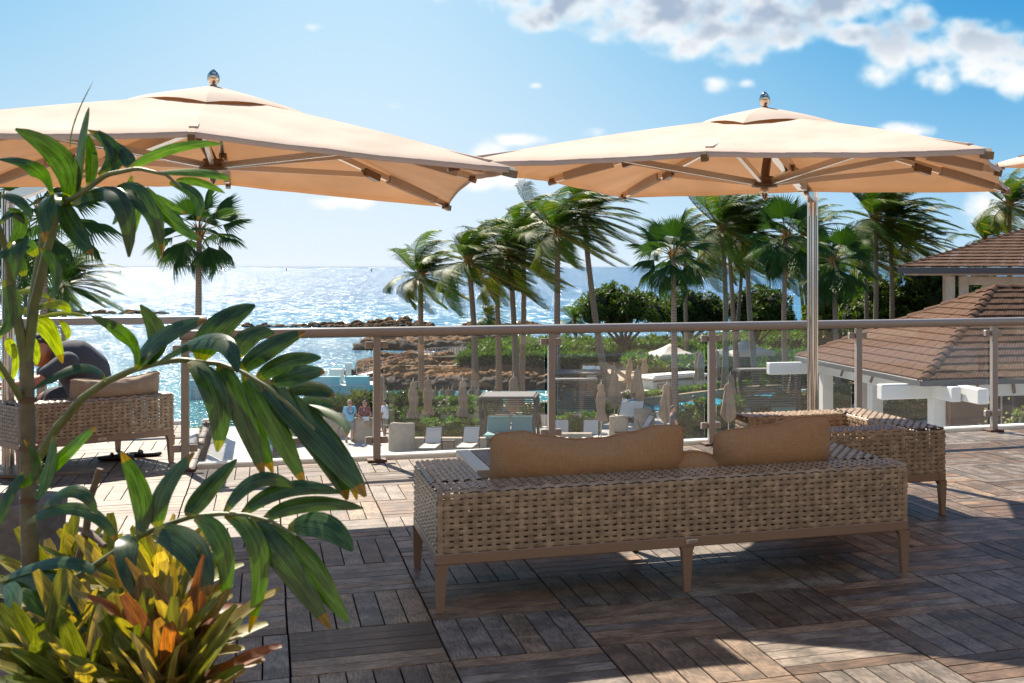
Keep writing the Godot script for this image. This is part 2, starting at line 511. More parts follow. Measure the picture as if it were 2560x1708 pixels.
func sky_image() -> Image:
	# the panorama's left edge looks along -z
	var w := 4096; var h := 2048
	var sw := 512; var sh := 256
	var fb := FastNoiseLite.new(); fb.frequency = 0.009; fb.fractal_octaves = 5; fb.fractal_gain = 0.55; fb.seed = 21
	var far := FastNoiseLite.new(); far.frequency = 1.6; far.fractal_octaves = 5; far.seed = 8
	var small := Image.create(sw, sh, false, Image.FORMAT_RGB8)
	var sun := Vector3(-0.566, 1.0, -0.825).normalized()
	for y in sh:
		var el := PI * (0.5 - (y + 0.5) / sh)
		for x in sw:
			var az := wrapf(TAU * (x + 0.5) / sw, -PI, PI)
			var d := Vector3(sin(az) * cos(el), sin(el), -cos(az) * cos(el))
			var c := Color(0.60, 0.68, 0.74)
			if el > -0.01:
				var up := clampf(el / (PI / 2), 0.0, 1.0)
				var vv := VH - F * clampf(tan(minf(el, 1.2)), 0.0, 0.211)
				c = sky_colour(clampf(CX + F * tan(clampf(az, -0.62, 0.3)), -200, 2560), vv)
				c = c.lerp(sky_colour(1500.0, vv), smoothstep(0.5, 1.8, absf(az)))
				c = c.lerp(Color(0.20, 0.45, 0.72), smoothstep(0.07, 0.55, up))
				c = c.lerp(Color(0.93, 0.96, 1.0), pow(clampf(d.dot(sun), 0.0, 1.0), 60.0) * 0.8)
				var cl := far.get_noise_3d(d.x, d.y * 2.2, d.z)
				if el > 0.215 or az < -0.6 or az > 0.32:
					c = c.lerp(Color(0.97, 0.98, 1.0), smoothstep(0.12, 0.42, cl) * 0.85 * smoothstep(0.05, 0.16, el))
			small.set_pixel(x, y, c)
	small.resize(w, h, Image.INTERPOLATE_CUBIC)
	# the part in view, pixel by pixel
	for y in range(int(h * (0.5 - 0.245 / PI)), h / 2 + 2):
		var el := PI * (0.5 - (y + 0.5) / h)
		for k in range(int(-w * 0.56 / TAU), int(w * 0.30 / TAU)):
			var x := posmod(k, w)
			var az := TAU * (k + 0.5) / w
			var u := CX + F * tan(az)
			var v := VH - F * tan(maxf(el, 0.0)) / cos(az)
			var c := sky_colour(u, v)
			var q := cover(u, v, fb)
			var edge := smoothstep(0.245, 0.215, el) * smoothstep(-0.56, -0.53, az) * smoothstep(0.30, 0.27, az)
			c = c.lerp(Color(q.r, q.g, q.b), q.a)
			small.set_pixel(x, y, small.get_pixel(x, y).lerp(c, edge))
	return small


# ---------------------------------------------------------------- terrace floor and railing
const TILE := 0.61
const S0 := 0.703
const T0 := 5.716


func make_deck() -> void:
	R.seed = 11
	var deck := Node3D.new(); deck.name = numbered("deck"); add_child(deck)
	deck.set_meta("kind", "structure"); deck.rotation.y = TH
	var base := MB.new()
	base.box(xf(Vector3(1.2, -0.2, -6.3)), Vector3(18.0, 0.33, 8.592))
	base.box(xf(Vector3(-4.159, -0.2, -12.118)), Vector3(7.284, 0.33, 3.044))
	part("deck_base", base.done(), M.dark, deck)
	var pw := TILE / 6.0
	var tones := []
	for k in 14:
		var warm := k % 2 == 0
		var c: Color = [Color(0.34, 0.245, 0.175), Color(0.30, 0.27, 0.245), Color(0.24, 0.165, 0.115), Color(0.235, 0.215, 0.20), Color(0.42, 0.31, 0.215), Color(0.37, 0.335, 0.30), Color(0.165, 0.11, 0.08)][k / 2]
		tones.append(c * rr(0.9, 1.1) if warm else c.lerp(Color(0.27, 0.24, 0.215), 0.3) * rr(0.85, 1.1))
	for k in 14: tones[k] = tones[k] * Color(0.90, 0.80, 0.715)
	var meshes := []
	for k in 14:
		for q in 2:
			var m := mbt(tones[k])
			m.box(Transform3D.IDENTITY, Vector3(pw - 0.007, 0.026, TILE - 0.012), Vector2(rr(0, 1), rr(0, 1)))
			meshes.append(m.done())
	var near := []
	for i in range(-9, 12):
		for j in range(-6, 13):
			var cs := S0 + (i + 0.5) * TILE; var ct := T0 + (j + 0.5) * TILE
			if ct > 10.6 and cs > -0.517: continue
			var w := dk(cs, ct)
			var u := CX + F * w.x / -w.z
			if -w.z < 2.2 or u < -700 or u > 3300: continue
			var along := (i + j) % 2 != 0
			var lean := R.randi_range(0, 6)
			for k in 6:
				var off := (k - 2.5) * pw
				var pos := Vector3(cs + off, -0.013 + rr(-0.0012, 0.0012), -ct) if along else Vector3(cs, -0.013 + rr(-0.0012, 0.0012), -ct + off)
				var tone := lean if R.randf() < 0.6 else R.randi_range(0, 6)
				var id := (tone * 2 + (1 if along and R.randf() < 0.8 else 0)) * 2 + R.randi_range(0, 1)
				var x := xf(pos, (0.0 if along else PI / 2) + (PI if R.randf() < 0.5 else 0.0) + rr(-0.003, 0.003), rr(-0.0015, 0.0015), rr(-0.006, 0.006))
				var p := deck.transform * pos
				var uu := CX + F * p.x / -p.z; var vv := VH + F * EYE / -p.z
				near.append([-p.z + (0.0 if uu > -40 and uu < 2600 and vv < 1740 else 100.0), x, id])
	near.sort_custom(func(a, b): return a[0] < b[0])
	var rest := mbt()
	for k in near.size():
		if k < 300:
			part("plank", meshes[near[k][2]], M.deck, deck, near[k][1])
		else:
			rest.col = tones[near[k][2] / 2]
			rest.box(near[k][1], Vector3(pw - 0.007, 0.026, TILE - 0.012), Vector2(rr(0, 1), rr(0, 1)))
	part("planks", rest.done(), M.deck, deck).set_meta("kind", "stuff")
	# the white edge of the slab, and the ledge outside the glass
	var kerb := MB.new()
	kerb.cbox(xf(Vector3(4.2, -0.17, -10.67)), Vector3(9.4, 0.42, 0.12), 0.01)
	kerb.cbox(xf(Vector3(-4.2, -0.17, -13.72)), Vector3(7.4, 0.42, 0.12), 0.01)
	var ko := struct("slab_edge", kerb.done(), M.kerb); ko.rotation.y = TH
	var ledge := MB.new()
	ledge.cbox(xf(Vector3(-0.25, -0.6, -12.27)), Vector3(0.46, 1.1, 2.95), 0.015)
	ledge.box(xf(Vector3(-4.25, -3.2, -12.5)), Vector3(7.3, 5.4, 2.2)); ledge.box(xf(Vector3(2.0, -3.3, -6.5)), Vector3(14.0, 4.8, 8.0))
	var lo := struct("terrace_wall", ledge.done(), M.kerb); lo.rotation.y = TH


func make_railing() -> void:
	var o := thing("glass_railing", "taupe metal railing with clear glass panels around the terrace edge", "railing", Vector3.ZERO, TH)
	var post := MB.new(); post.cbox(xf(Vector3(0, 0.52, 0)), Vector3(0.058, 1.0, 0.058), 0.004)
	var pm := post.done()
	var foot := MB.new(); foot.cbox(xf(Vector3(0, 0.011, 0)), Vector3(0.15, 0.022, 0.13), 0.003)
	var fm := foot.done()
	var br := MB.new()
	br.cbox(xf(Vector3(0.06, 0, -0.02)), Vector3(0.058, 0.055, 0.042), 0.004)
	var bm := br.done()
	var runs := [[Vector3(0.855 - 1.436, 0, -10.54), Vector3.RIGHT, 1.436, 7], [Vector3(-0.581, 0, -10.54), Vector3.FORWARD, 1.53, 3], [Vector3(-0.581, 0, -13.6), Vector3.LEFT, 1.436, 5]]
	for rn in runs:
		var d: Vector3 = rn[1]
		var yaw := 0.0 if d.z == 0.0 else PI / 2
		var gl := 0.0
		for k in rn[3]:
			var p: Vector3 = rn[0] + d * (rn[2] * k)
			if not (k == 0 and d != Vector3.RIGHT) and not (k == rn[3] - 1 and d == Vector3.FORWARD):
				part("post", pm, M.rail, o, xf(p))
				part("base_plate", fm, M.base_wood, o, xf(p))
				for y in [0.173, 0.943]:
					part("bracket", bm, M.rail, o, xf(p + Vector3(0, y, 0), yaw))
					part("bracket", bm, M.rail, o, xf(p + Vector3(0, y, 0), yaw, 0, 0, Vector3(-1, 1, 1)))
			elif d == Vector3.FORWARD and k == rn[3] - 1:
				part("post", pm, M.rail, o, xf(p)); part("base_plate", fm, M.base_wood, o, xf(p))
			if k < rn[3] - 1:
				var g := MB.new()
				g.box(Transform3D.IDENTITY, Vector3(rn[2] - 0.11, 0.93, 0.010))
				var out := Vector3(0, 0, -0.028) if d.z == 0.0 else Vector3(0.028, 0, 0)
				part("glass_panel", g.done(), M.glass, o, xf(p + d * (rn[2] * 0.5) + Vector3(0, 0.535, 0) + out, yaw))
		# hand rail: flat sides, a rounded back that catches the light
		var a: Vector3 = rn[0] - d * 0.03; var b: Vector3 = rn[0] + d * (rn[2] * (rn[3] - 1) + 0.03)
		var side := d.cross(Vector3.UP)
		var prof := [[-0.036, 1.012], [-0.036, 1.055], [-0.032, 1.072], [-0.02, 1.084], [0.0, 1.089], [0.02, 1.084], [0.032, 1.072], [0.036, 1.055], [0.036, 1.012], [-0.036, 1.012]]
		var g2 := []
		for e in [a, b]:
			var row := PackedVector3Array()
			for q in prof: row.append(e + side * q[0] + Vector3(0, q[1], 0))
			g2.append(row)
		var hr := MB.new(); hr.sheet(g2, Vector3.ZERO)
		part("handrail", hr.done(), M.rail, o)


# ---------------------------------------------------------------- wicker seats
const VS := 0.042
const HS := 0.0275


func prof_at(q: float, h: float, th: float) -> Array:
	# a wall's section: up the outside, over the top, down the inside -> [in, up, normal in, normal up]
	var r := 0.03
	var l1 := h - r; var l2 := l1 + r * PI / 2; var l3 := l2 + th - 2 * r; var l4 := l3 + r * PI / 2
	if q < l1: return [0.0, q, -1.0, 0.0]
	if q < l2:
		var a := (q - l1) / r
		return [r - r * cos(a), l1 + r * sin(a), -cos(a), sin(a)]
	if q < l3: return [r + q - l2, h, 0.0, 1.0]
	if q < l4:
		var a := (q - l3) / r
		return [th - r + r * sin(a), h - r + r * cos(a), sin(a), cos(a)]
	return [th, h - r - (q - l4), 1.0, 0.0]


func weave(o: Node3D, p0: Vector3, along: Vector3, len: float, inw: Vector3, h: float, th: float, down: float, in0: float, in1: float, top0: float) -> void:
	var qmax := h - 0.03 + 0.03 * PI + th - 0.06 + down
	if th < 0.05: qmax = h
	var lt := h - 0.01 if th >= 0.05 else 9.0
	var nr := int(qmax / HS)
	var nv := int(len / VS)
	for i in nv + 1:
		var a := clampf(i * len / nv, 0.012, len - 0.012)
		var p := PackedVector3Array(); var nm := PackedVector3Array(); var w := PackedFloat32Array()
		var stop := qmax
		if a < top0 or (top0 > 0.0 and a > len - 0.01 and false): stop = h - 0.02
		elif a < in0 or a > in1: stop = h + th - 0.05
		var q := 0.0
		var j := 0
		while q <= stop and j <= nr:
			var e := prof_at(q, h, th)
			var n3: Vector3 = inw * e[2] + Vector3.UP * e[3]
			p.append(p0 + along * a + inw * e[0] + Vector3.UP * e[1] + n3 * (0.0056 if (i + j) % 2 == 0 else -0.0056))
			nm.append(n3); w.append(0.0240)
			j += 1; q = (j - 0.5) * HS
		if p.size() > 1:
			var m := MB.new(); m.strap(p, nm, w, 0.12)
			part("strand", m.done(), M.wicker, o)
	for j in range(1, nr + 1):
		var q := (j - 0.5) * HS
		var e := prof_at(q, h, th)
		var n3: Vector3 = inw * e[2] + Vector3.UP * e[3]
		var a0 := 0.0; var a1 := len
		if q > lt: a0 = top0
		if q > h + th - 0.06: a0 = in0; a1 = in1
		var p := PackedVector3Array(); var nm := PackedVector3Array(); var w := PackedFloat32Array()
		for i in nv + 1:
			var a := i * len / nv
			if a < a0 - 0.02 or a > a1 + 0.02: continue
			p.append(p0 + along * a + inw * e[0] + Vector3.UP * e[1] + n3 * (-0.0056 if (i + j) % 2 == 0 else 0.0056))
			nm.append(n3); w.append(0.0200)
		if p.size() > 1:
			var m := MB.new(); m.strap(p, nm, w, 0.12)
			part("strand", m.done(), M.wicker, o)


func wicker_seat(called: String, label: String, cat: String, pos: Vector3, yaw: float, L: float, D: float, mid_leg: bool) -> Node3D:
	var o := thing(called, label, cat, pos, yaw)
	var h := 0.29; var y0 := 0.267; var th := 0.26
	# back, then both arms, then the arms' front ends; the back is on the +z side
	weave(o, Vector3(-L / 2, y0, D / 2), Vector3.RIGHT, L, Vector3.FORWARD, h, th, 0.20, th, L - th, 0.0)
	weave(o, Vector3(-L / 2, y0, D / 2), Vector3.FORWARD, D, Vector3.RIGHT, h, th, 0.20, th, D, th)
	weave(o, Vector3(L / 2, y0, D / 2), Vector3.FORWARD, D, Vector3.LEFT, h, th, 0.20, th, D, th)
	for s in [-1.0, 1.0]:
		weave(o, Vector3(s * (L / 2 - th if s > 0 else L / 2), y0, -D / 2), Vector3.RIGHT, th, Vector3.BACK, h - 0.005, 0.01, 0.0, 9.0, 9.0, 0.0)
		var cr := MB.new()
		cr.tube(PackedVector3Array([Vector3(s * (L / 2 - 0.008), y0, D / 2 - 0.008), Vector3(s * (L / 2 - 0.008), y0 + h - 0.03, D / 2 - 0.008), Vector3(s * (L / 2 - 0.02), y0 + h - 0.008, D / 2 - 0.02)]), PackedFloat32Array([0.011, 0.011, 0.009]), 8)
		part("corner_cane", cr.done(), M.wicker, o)
	var fr := MB.new()
	for s in [-1.0, 1.0]:
		fr.cbox(xf(Vector3(0, 0.242, s * (D / 2 - 0.02))), Vector3(L + 0.01, 0.05, 0.05), 0.004)
		fr.cbox(xf(Vector3(s * (L / 2 - 0.02), 0.242, 0)), Vector3(0.049, 0.049, D - 0.09), 0.004)
	part("frame", fr.done(), M.frame, o)
	var legs := [[-1.0, -1.0], [-1.0, 1.0], [1.0, -1.0], [1.0, 1.0]]
	if mid_leg: legs.append([0.0, 1.0]); legs.append([0.0, -1.0])
	for q in legs:
		var lg := MB.new()
		var x: float = q[0] * (L / 2 - 0.022); var z: float = q[1] * (D / 2 - 0.022)
		var g := []
		for e in [[0.219, 0.034, 0.0], [0.195, 0.026, 0.006], [0.0, 0.0165, 0.009]]:
			var row := PackedVector3Array()
			for cc in [[-1, -1], [1, -1], [1, 1], [-1, 1], [-1, -1]]:
				row.append(Vector3(x + q[0] * e[2] + cc[0] * e[1], e[0], z + q[1] * e[2] + cc[1] * e[1] * 0.85))
			g.append(row)
		for i in 2:
			for k in 4:
				var ce: Vector3 = (g[i][0] + g[i][2] + g[i + 1][0] + g[i + 1][2]) / 4.0
				lg.flat(g[i][k], g[i][k + 1], g[i + 1][k + 1], ce); lg.flat(g[i][k], g[i + 1][k + 1], g[i + 1][k], ce)
		part("leg", lg.done(), M.frame, o)
	var bd := MB.new(); bd.cbox(xf(Vector3(0.02, 0.242, D / 2 + 0.0065)), Vector3(0.062, 0.022, 0.004), 0.0015)
	var plate := part("badge", bd.done(), M.steel, o)
	var gr := MB.new(); gr.box(xf(Vector3(0.02, 0.242, D / 2 + 0.0092)), Vector3(0.03, 0.006, 0.001))
	part("groove", gr.done(), M.frame, plate)
	var sc := MB.new()
	sc.cbox(xf(Vector3(0, 0.35, -0.11)), Vector3(L - 2 * th - 0.02, 0.16, D - th - 0.05), 0.03)
	part("seat_cushion", sc.done(), M.cushion, o)
	var sb := MB.new(); sb.box(xf(Vector3(0, 0.245, 0)), Vector3(L - 0.16, 0.02, D - 0.16))
	part("seat_base", sb.done(), M.liner, o)
	return o


func pillow(called: String, label: String, pos: Vector3, yaw: float, pitch: float, size: Vector3, tops: Array, sd: int, roll := 0.0, light := false) -> void:
	var nz := FastNoiseLite.new(); nz.seed = sd; nz.frequency = 3.0
	var g := []
	var nx := 40; var na := 28
	var seam := PackedVector3Array(); var seam_r := PackedFloat32Array()
	var low := PackedVector3Array()
	for i in nx + 1:
		var a := 2.0 * i / nx - 1.0
		var f := pow(maxf(1.0 - pow(absf(a), 7.0), 0.0), 0.4)
		var fd := pow(maxf(1.0 - pow(absf(a), 3.2), 0.0), 0.55)
		var q := (a + 1.0) / 2.0 * (tops.size() - 1)
		var k := mini(int(q), tops.size() - 2)
		var top: float = lerpf(tops[k], tops[k + 1], smoothstep(0.0, 1.0, q - k))
		var row := PackedVector3Array()
		for j in na + 1:
			var b := TAU * (j % na) / na
			var y := signf(sin(b)) * pow(absf(sin(b)), 0.75)
			var z := signf(cos(b)) * pow(absf(cos(b)), 0.7)
			var w := nz.get_noise_3d(a * size.x * 1.4, y * 0.5, z * 0.4 + 7.0) * 0.012 + nz.get_noise_3d(a * size.x * 5.0, y * 1.2, z) * 0.005 * absf(a)
			var yy := (y * 0.5 * (0.72 + 0.28 * f) + 0.5) * (size.y + (top if y > 0 else 0.0) * clampf(y + 0.3, 0.0, 1.0))
			row.append(Vector3(a * size.x * 0.5 * (1.0 - 0.03 * y * y * signf(y) * 0.0), yy + w * 0.5, z * size.z * 0.5 * fd * (1.0 - 0.25 * maxf(y, 0.0)) + w))
		g.append(row)
		seam.append(row[na / 4] + Vector3(0, 0.002, 0)); seam_r.append(0.0045)
	var m := MB.new(); m.sheet(g, Vector3.ZERO, true, size.x * 0.6, 0.5)
	# uv runs along the pillow with the rows: turn it so the weave keeps square
	var o := thing(called, label, "pillow", pos, yaw)
	var mt: StandardMaterial3D = M.cushion_pale if light else M.cushion
	var body := part("cover", m.done(), mt, o, xf(Vector3.ZERO, 0, pitch, roll))
	var s := MB.new(); s.tube(seam, seam_r, 5)
	part("piping", s.done(), mt, body)


func make_furniture() -> void:
	M.cushion_pale = M.cushion.duplicate()
	M.cushion_pale.albedo_color = Color(0.42, 0.31, 0.215).linear_to_srgb()
	wicker_seat("sofa", "long wicker sofa in the middle of the deck seen from behind, tan pillows on it", "sofa", dk(1.935, 6.29), TH, 2.39, 0.94, true)
	var far := wicker_seat("lounge_chair", "empty wicker lounge chair behind the right end of the long sofa", "lounge chair", dk(3.59, 7.675), TH + PI / 2, 1.17, 0.985, false)
	far.set_meta("group", "wicker lounge chairs")
	dup(far, dk(-1.45, 11.20), TH + 0.517, "wicker lounge chair at the left with a crouching man on it")
	pillow("pillow", "long tan pillow sagging in its middle, left on the wicker sofa back", dk(1.535, 6.20, 0.50), TH + 0.02, 0.10, Vector3(1.0, 0.245, 0.27), [0.02, 0.02, -0.01, -0.032, -0.03, -0.005, 0.025, 0.03], 3, -0.01)
	pillow("pillow", "shorter tan pillow rising to the right, on the sofa's right half", dk(2.53, 6.20, 0.51), TH, 0.10, Vector3(0.66, 0.235, 0.26), [-0.02, -0.012, 0.0, 0.028, 0.034], 4, 0.02)
	pillow("pillow", "small low tan cushion lying between the two sofa pillows", dk(2.10, 6.24, 0.46), TH, 0.25, Vector3(0.30, 0.15, 0.22), [0.0, 0.01, -0.02], 6)
	pillow("pillow", "pale beige pillow behind the crouching man on the left chair", dk(-1.12, 10.98, 0.54), TH + 0.517, 0.12, Vector3(0.70, 0.17, 0.20), [0.01, -0.02, -0.01, 0.03], 9, 0.0, true)
	var o := thing("coffee_table", "low table with a pale frame and wood slat top, in front of the sofa", "table", dk(1.62, 7.76), TH)
	var fr := MB.new()
	for s in [-1.0, 1.0]:
		fr.cbox(xf(Vector3(s * 0.42, 0.375, 0)), Vector3(0.09, 0.05, 0.86), 0.005)
		fr.cbox(xf(Vector3(0, 0.375, s * 0.405)), Vector3(0.749, 0.049, 0.05), 0.005)
	part("frame", fr.done(), M.rail, o)
	for s in 4:
		var lg := MB.new(); lg.cbox(xf(Vector3((s % 2 - 0.5) * 0.84, 0.175, (s / 2 - 0.5) * 0.78)), Vector3(0.05, 0.348, 0.05), 0.004)
		part("leg", lg.done(), M.rail, o)
	for k in 7:
		var sl := mbt([Color(0.22, 0.17, 0.15), Color(0.30, 0.28, 0.27), Color(0.25, 0.2, 0.17)][k % 3]); sl.box(xf(Vector3(-0.321 + k * 0.107, 0.387, 0)), Vector3(0.1, 0.02, 0.755), Vector2(0.13 * k, 0.3 * k))
		part("slat", sl.done(), M.deck, o)
	# a pair of dark slippers under the left chair
	for k in 2:
		var sl := MB.new()
		var p := dk(-1.15 + 0.2 * k, 11.35 + 0.12 * k)
		sl.lathe(xf(Vector3.ZERO, 0, 0, 0, Vector3(1.5, 1, 0.62)), [[0.0, 0.0], [0.085, 0.004], [0.095, 0.02], [0.088, 0.035], [0.06, 0.028], [0.0, 0.024]], 20)
		var bandm := MB.new()
		bandm.tube(PackedVector3Array([Vector3(-0.02, 0.02, -0.055), Vector3(-0.03, 0.040, -0.03), Vector3(-0.03, 0.045, 0), Vector3(-0.03, 0.040, 0.03), Vector3(-0.02, 0.02, 0.055)]), PackedFloat32Array([0.014, 0.016, 0.017, 0.016, 0.014]), 6)
		var so := thing("slipper", ["black slipper lying under the left lounge chair, nearer its middle", "black slipper under the left lounge chair, nearer the railing post"][k], "slipper", p, TH + 0.2 - 0.3 * k, "slippers under the left chair")
		part("sole", sl.done(), M.black, so); part("strap", bandm.done(), M.black, so)


# ---------------------------------------------------------------- umbrellas
func umbrella(label: String, c: Vector2, yaw: float, w: float, yc: float, ym: float, ya: float, tilt: Vector2, mast: Vector2) -> void:
	var o := thing("cantilever_umbrella", label, "umbrella", Vector3(mast.x, 0, -mast.y), 0.0, "tan cantilever umbrellas on the terrace")
	var foot := Vector3(mast.x, 0, -mast.y)
	var e1 := Vector3(cos(yaw), 0, -sin(yaw)); var e2 := Vector3(-sin(yaw), 0, -cos(yaw))
	var ends := []
	var dirs := [[-1, -1], [0, -1], [1, -1], [1, 0], [1, 1], [0, 1], [-1, 1], [-1, 0]]
	var pl := func(a: float, b: float, y: float) -> Vector3:
		return Vector3(c.x, y + tilt.x * a + tilt.y * b, -c.y) + e1 * a + e2 * b - foot
	var apex: Vector3 = pl.call(0.0, 0.0, ya)
	for k in 8:
		ends.append(pl.call(dirs[k][0] * w, dirs[k][1] * w, yc if k % 2 == 0 else ym))
	var nz := FastNoiseLite.new(); nz.frequency = 1.3; nz.seed = int(w * 100.0)
	for k in 8:
		var a: Vector3 = ends[k]; var b: Vector3 = ends[(k + 1) % 8]
		var g := []
		for i in 12:
			var t := 0.13 + 0.87 * minf(i / 10.0, 1.0)
			var row := PackedVector3Array()
			for j in 11:
				var q := j / 10.0
				var sag := 4.0 * q * (1.0 - q)
				var p := apex.lerp(a, t).lerp(apex.lerp(b, t), q)
				p = p.lerp(apex, 0.022 * sag * t * t)
				p.y += sag * (-0.018 * t) + nz.get_noise_2d(p.x * 2.0, p.z * 2.0) * 0.008 * sag + 0.02 * sin(PI * t)
				if i == 11: p.y -= 0.03
				row.append(p)
			g.append(row)
		var m := MB.new(); m.sheet(g, Vector3.UP)
		part("canopy_panel", m.done(), M.canopy, o)
		# rib with its fabric sleeve, the strut that props it, and the joint between them
		var n := apex.lerp(a, 0.62) + Vector3(0, -0.052, 0)
		var rb := MB.new()
		rb.bar(apex.lerp(a, 0.05) + Vector3(0, -0.03, 0), a + Vector3(0, -0.022, 0), 0.026, 0.042)
		var rib := part("rib", rb.done(), M.alu, o)
		var sv := MB.new()
		sv.bar(apex.lerp(a, 0.70) + Vector3(0, -0.026, 0), apex.lerp(a, 0.93) + Vector3(0, -0.018, 0), 0.042, 0.058)
		part("sleeve", sv.done(), M.canopy, rib)
		var tip := MB.new(); tip.bar(apex.lerp(a, 0.975) + Vector3(0, -0.036, 0), apex.lerp(a, 1.006) + Vector3(0, -0.036, 0), 0.034, 0.04)
		part("rib_tip", tip.done(), M.brown_metal, rib)
		var hub: Vector3 = pl.call(dirs[k][0] * 0.055, dirs[k][1] * 0.055, ya - 0.44)
		var st := MB.new(); st.bar(hub, n, 0.024, 0.036)
		var strut := part("strut", st.done(), M.alu, o)
		var jt := MB.new(); jt.bar(apex.lerp(a, 0.585) + Vector3(0, -0.052, 0), apex.lerp(a, 0.65) + Vector3(0, -0.056, 0), 0.05, 0.05)
		part("joint", jt.done(), M.brown_metal, strut)
	# the vent flap over the opening, its corners along the middle ribs
	for k in 4:
		var a: Vector3 = apex.lerp(ends[k * 2 + 1], 0.40) + Vector3(0, 0.05, 0)
		var b: Vector3 = apex.lerp(ends[(k * 2 + 3) % 8], 0.40) + Vector3(0, 0.05, 0)
		var g := []
		for i in 6:
			var t := 0.02 + 0.98 * i / 5.0
			var row := PackedVector3Array()
			for j in 9:
				var q := j / 8.0
				var sag := 4.0 * q * (1.0 - q)
				var p := (apex + Vector3(0, 0.055, 0)).lerp(a, t).lerp((apex + Vector3(0, 0.055, 0)).lerp(b, t), q)
				p.y += sag * 0.05 * t * t + 0.012 * sin(PI * t) - 0.02 * maxf(0.0, t - 0.85) / 0.15
				row.append(p)
			g.append(row)
		var m := MB.new(); m.sheet(g, Vector3.UP)
		part("vent_flap", m.done(), M.canopy, o)
	var fin := MB.new()
	fin.lathe(xf(apex + Vector3(0, 0.05, 0)), [[0.0, 0.0], [0.022, 0.0], [0.02, 0.012], [0.030, 0.022], [0.037, 0.042], [0.037, 0.058], [0.03, 0.078], [0.016, 0.094], [0.004, 0.104], [0.0, 0.105]], 24)
	part("finial", fin.done(), M.chrome, o)
	var hb := MB.new()
	var hc: Vector3 = pl.call(0.0, 0.0, ya - 0.47)
	hb.lathe(xf(hc), [[0.0, 0.07], [0.06, 0.07], [0.066, 0.05], [0.062, 0.03], [0.085, 0.02], [0.085, 0.0], [0.03, -0.008], [0.0, -0.01]], 20)
	part("hub", hb.done(), M.brown_metal, o)
	var dp := MB.new()
	dp.lathe(xf(hc), [[0.026, -0.008], [0.03, -0.03], [0.022, -0.06], [0.008, -0.082], [0.0, -0.09]], 16)
	part("hub_drop", dp.done(), M.chrome, o)
	# mast, arm and the link down to the hub
	var top := Vector3(0, yc + 0.02, 0)
	var mm := MB.new()
	mm.tube(PackedVector3Array([Vector3(0, 0.03, 0), top]), PackedFloat32Array([0.044, 0.044]), 32, true, 0.10)
	part("mast", mm.done(), M.steel, o)
	var mb := MB.new(); mb.cbox(xf(Vector3(0, 0.015, 0)), Vector3(0.5, 0.03, 0.5), 0.006)
	part("mast_base", mb.done(), M.brown_metal, o)
	var elbow: Vector3 = hc.lerp(top, 0.12) + Vector3(0, 0, 0)
	elbow.y = hc.y + 0.27
	var kn := MB.new(); kn.cbox(xf(top + Vector3(0, -0.13, 0)), Vector3(0.075, 0.16, 0.075), 0.01)
	part("collar", kn.done(), M.steel, o)
	var am := MB.new(); am.bar(top + Vector3(0, -0.06, 0), elbow, 0.055, 0.08)
	part("arm", am.done(), M.alu, o)
	var lk := MB.new()
	var lp := PackedVector3Array(); var lr := PackedFloat32Array()
	for i in 9:
		var t := i / 8.0
		lp.append(elbow.lerp(hc + Vector3(0, 0.05, 0), t) + Vector3(0, 0.06 * sin(PI * t), 0)); lr.append(0.030)
	lk.tube(lp, lr, 10)
	part("link", lk.done(), M.brown_metal, o)


func make_umbrellas() -> void:
	umbrella("tan square umbrella over the long sofa, its chrome mast by the railing", Vector2(0.386, 8.25), -0.265, 1.5, 2.167, 2.19, 2.565, Vector2(0.001, -0.005), Vector2(0.865, 10.2))
	umbrella("tan square umbrella at the upper left, above the foreground palm", Vector2(-3.034, 7.80), 0.307, 1.6, 2.135, 2.228, 2.64, Vector2(-0.030, -0.012), Vector2(-5.32, 9.65))
	umbrella("tan umbrella at the right edge of the picture, only its tip in view", Vector2(3.97, 7.52), 0.3, 1.6, 2.28, 2.30, 2.72, Vector2(0.0, 0.0), Vector2(6.2, 9.2))


# ---------------------------------------------------------------- sea, shore, rocks
func poly_mesh(pts: Array, y: float) -> ArrayMesh:
	# pts: [x, distance] -> a level sheet
	var p2 := PackedVector2Array()
	for p in pts: p2.append(Vector2(p[0], p[1]))
	var id := Geometry2D.triangulate_polygon(p2)
	var m := MB.new()
	for i in range(0, id.size(), 3):
		var q := []
		for k in 3: q.append(Vector3(p2[id[i + k]].x, y, -p2[id[i + k]].y))
		m.tri(q[0], q[1], q[2], Vector3.UP, Vector3.UP, Vector3.UP, Vector2(q[0].x, q[0].z), Vector2(q[1].x, q[1].z), Vector2(q[2].x, q[2].z))
	return m.done()


func ripples(freq: float, strength: float, sd: int) -> NoiseTexture2D:
	var f := FastNoiseLite.new(); f.frequency = freq; f.fractal_octaves = 4; f.seed = sd
	var t := NoiseTexture2D.new(); t.noise = f; t.width = 512; t.height = 512; t.seamless = true
	t.as_normal_map = true; t.bump_strength = strength
	return t


func water(rough: float, bump: float, freq: float, uv: Vector3, spec: float) -> StandardMaterial3D:
	var w := mat(Color.WHITE, rough, 0.0, spec)
	w.vertex_color_use_as_albedo = true
	w.normal_enabled = true; w.normal_texture = ripples(freq, bump, 3); w.normal_scale = 1.0
	w.uv1_scale = uv
	return w


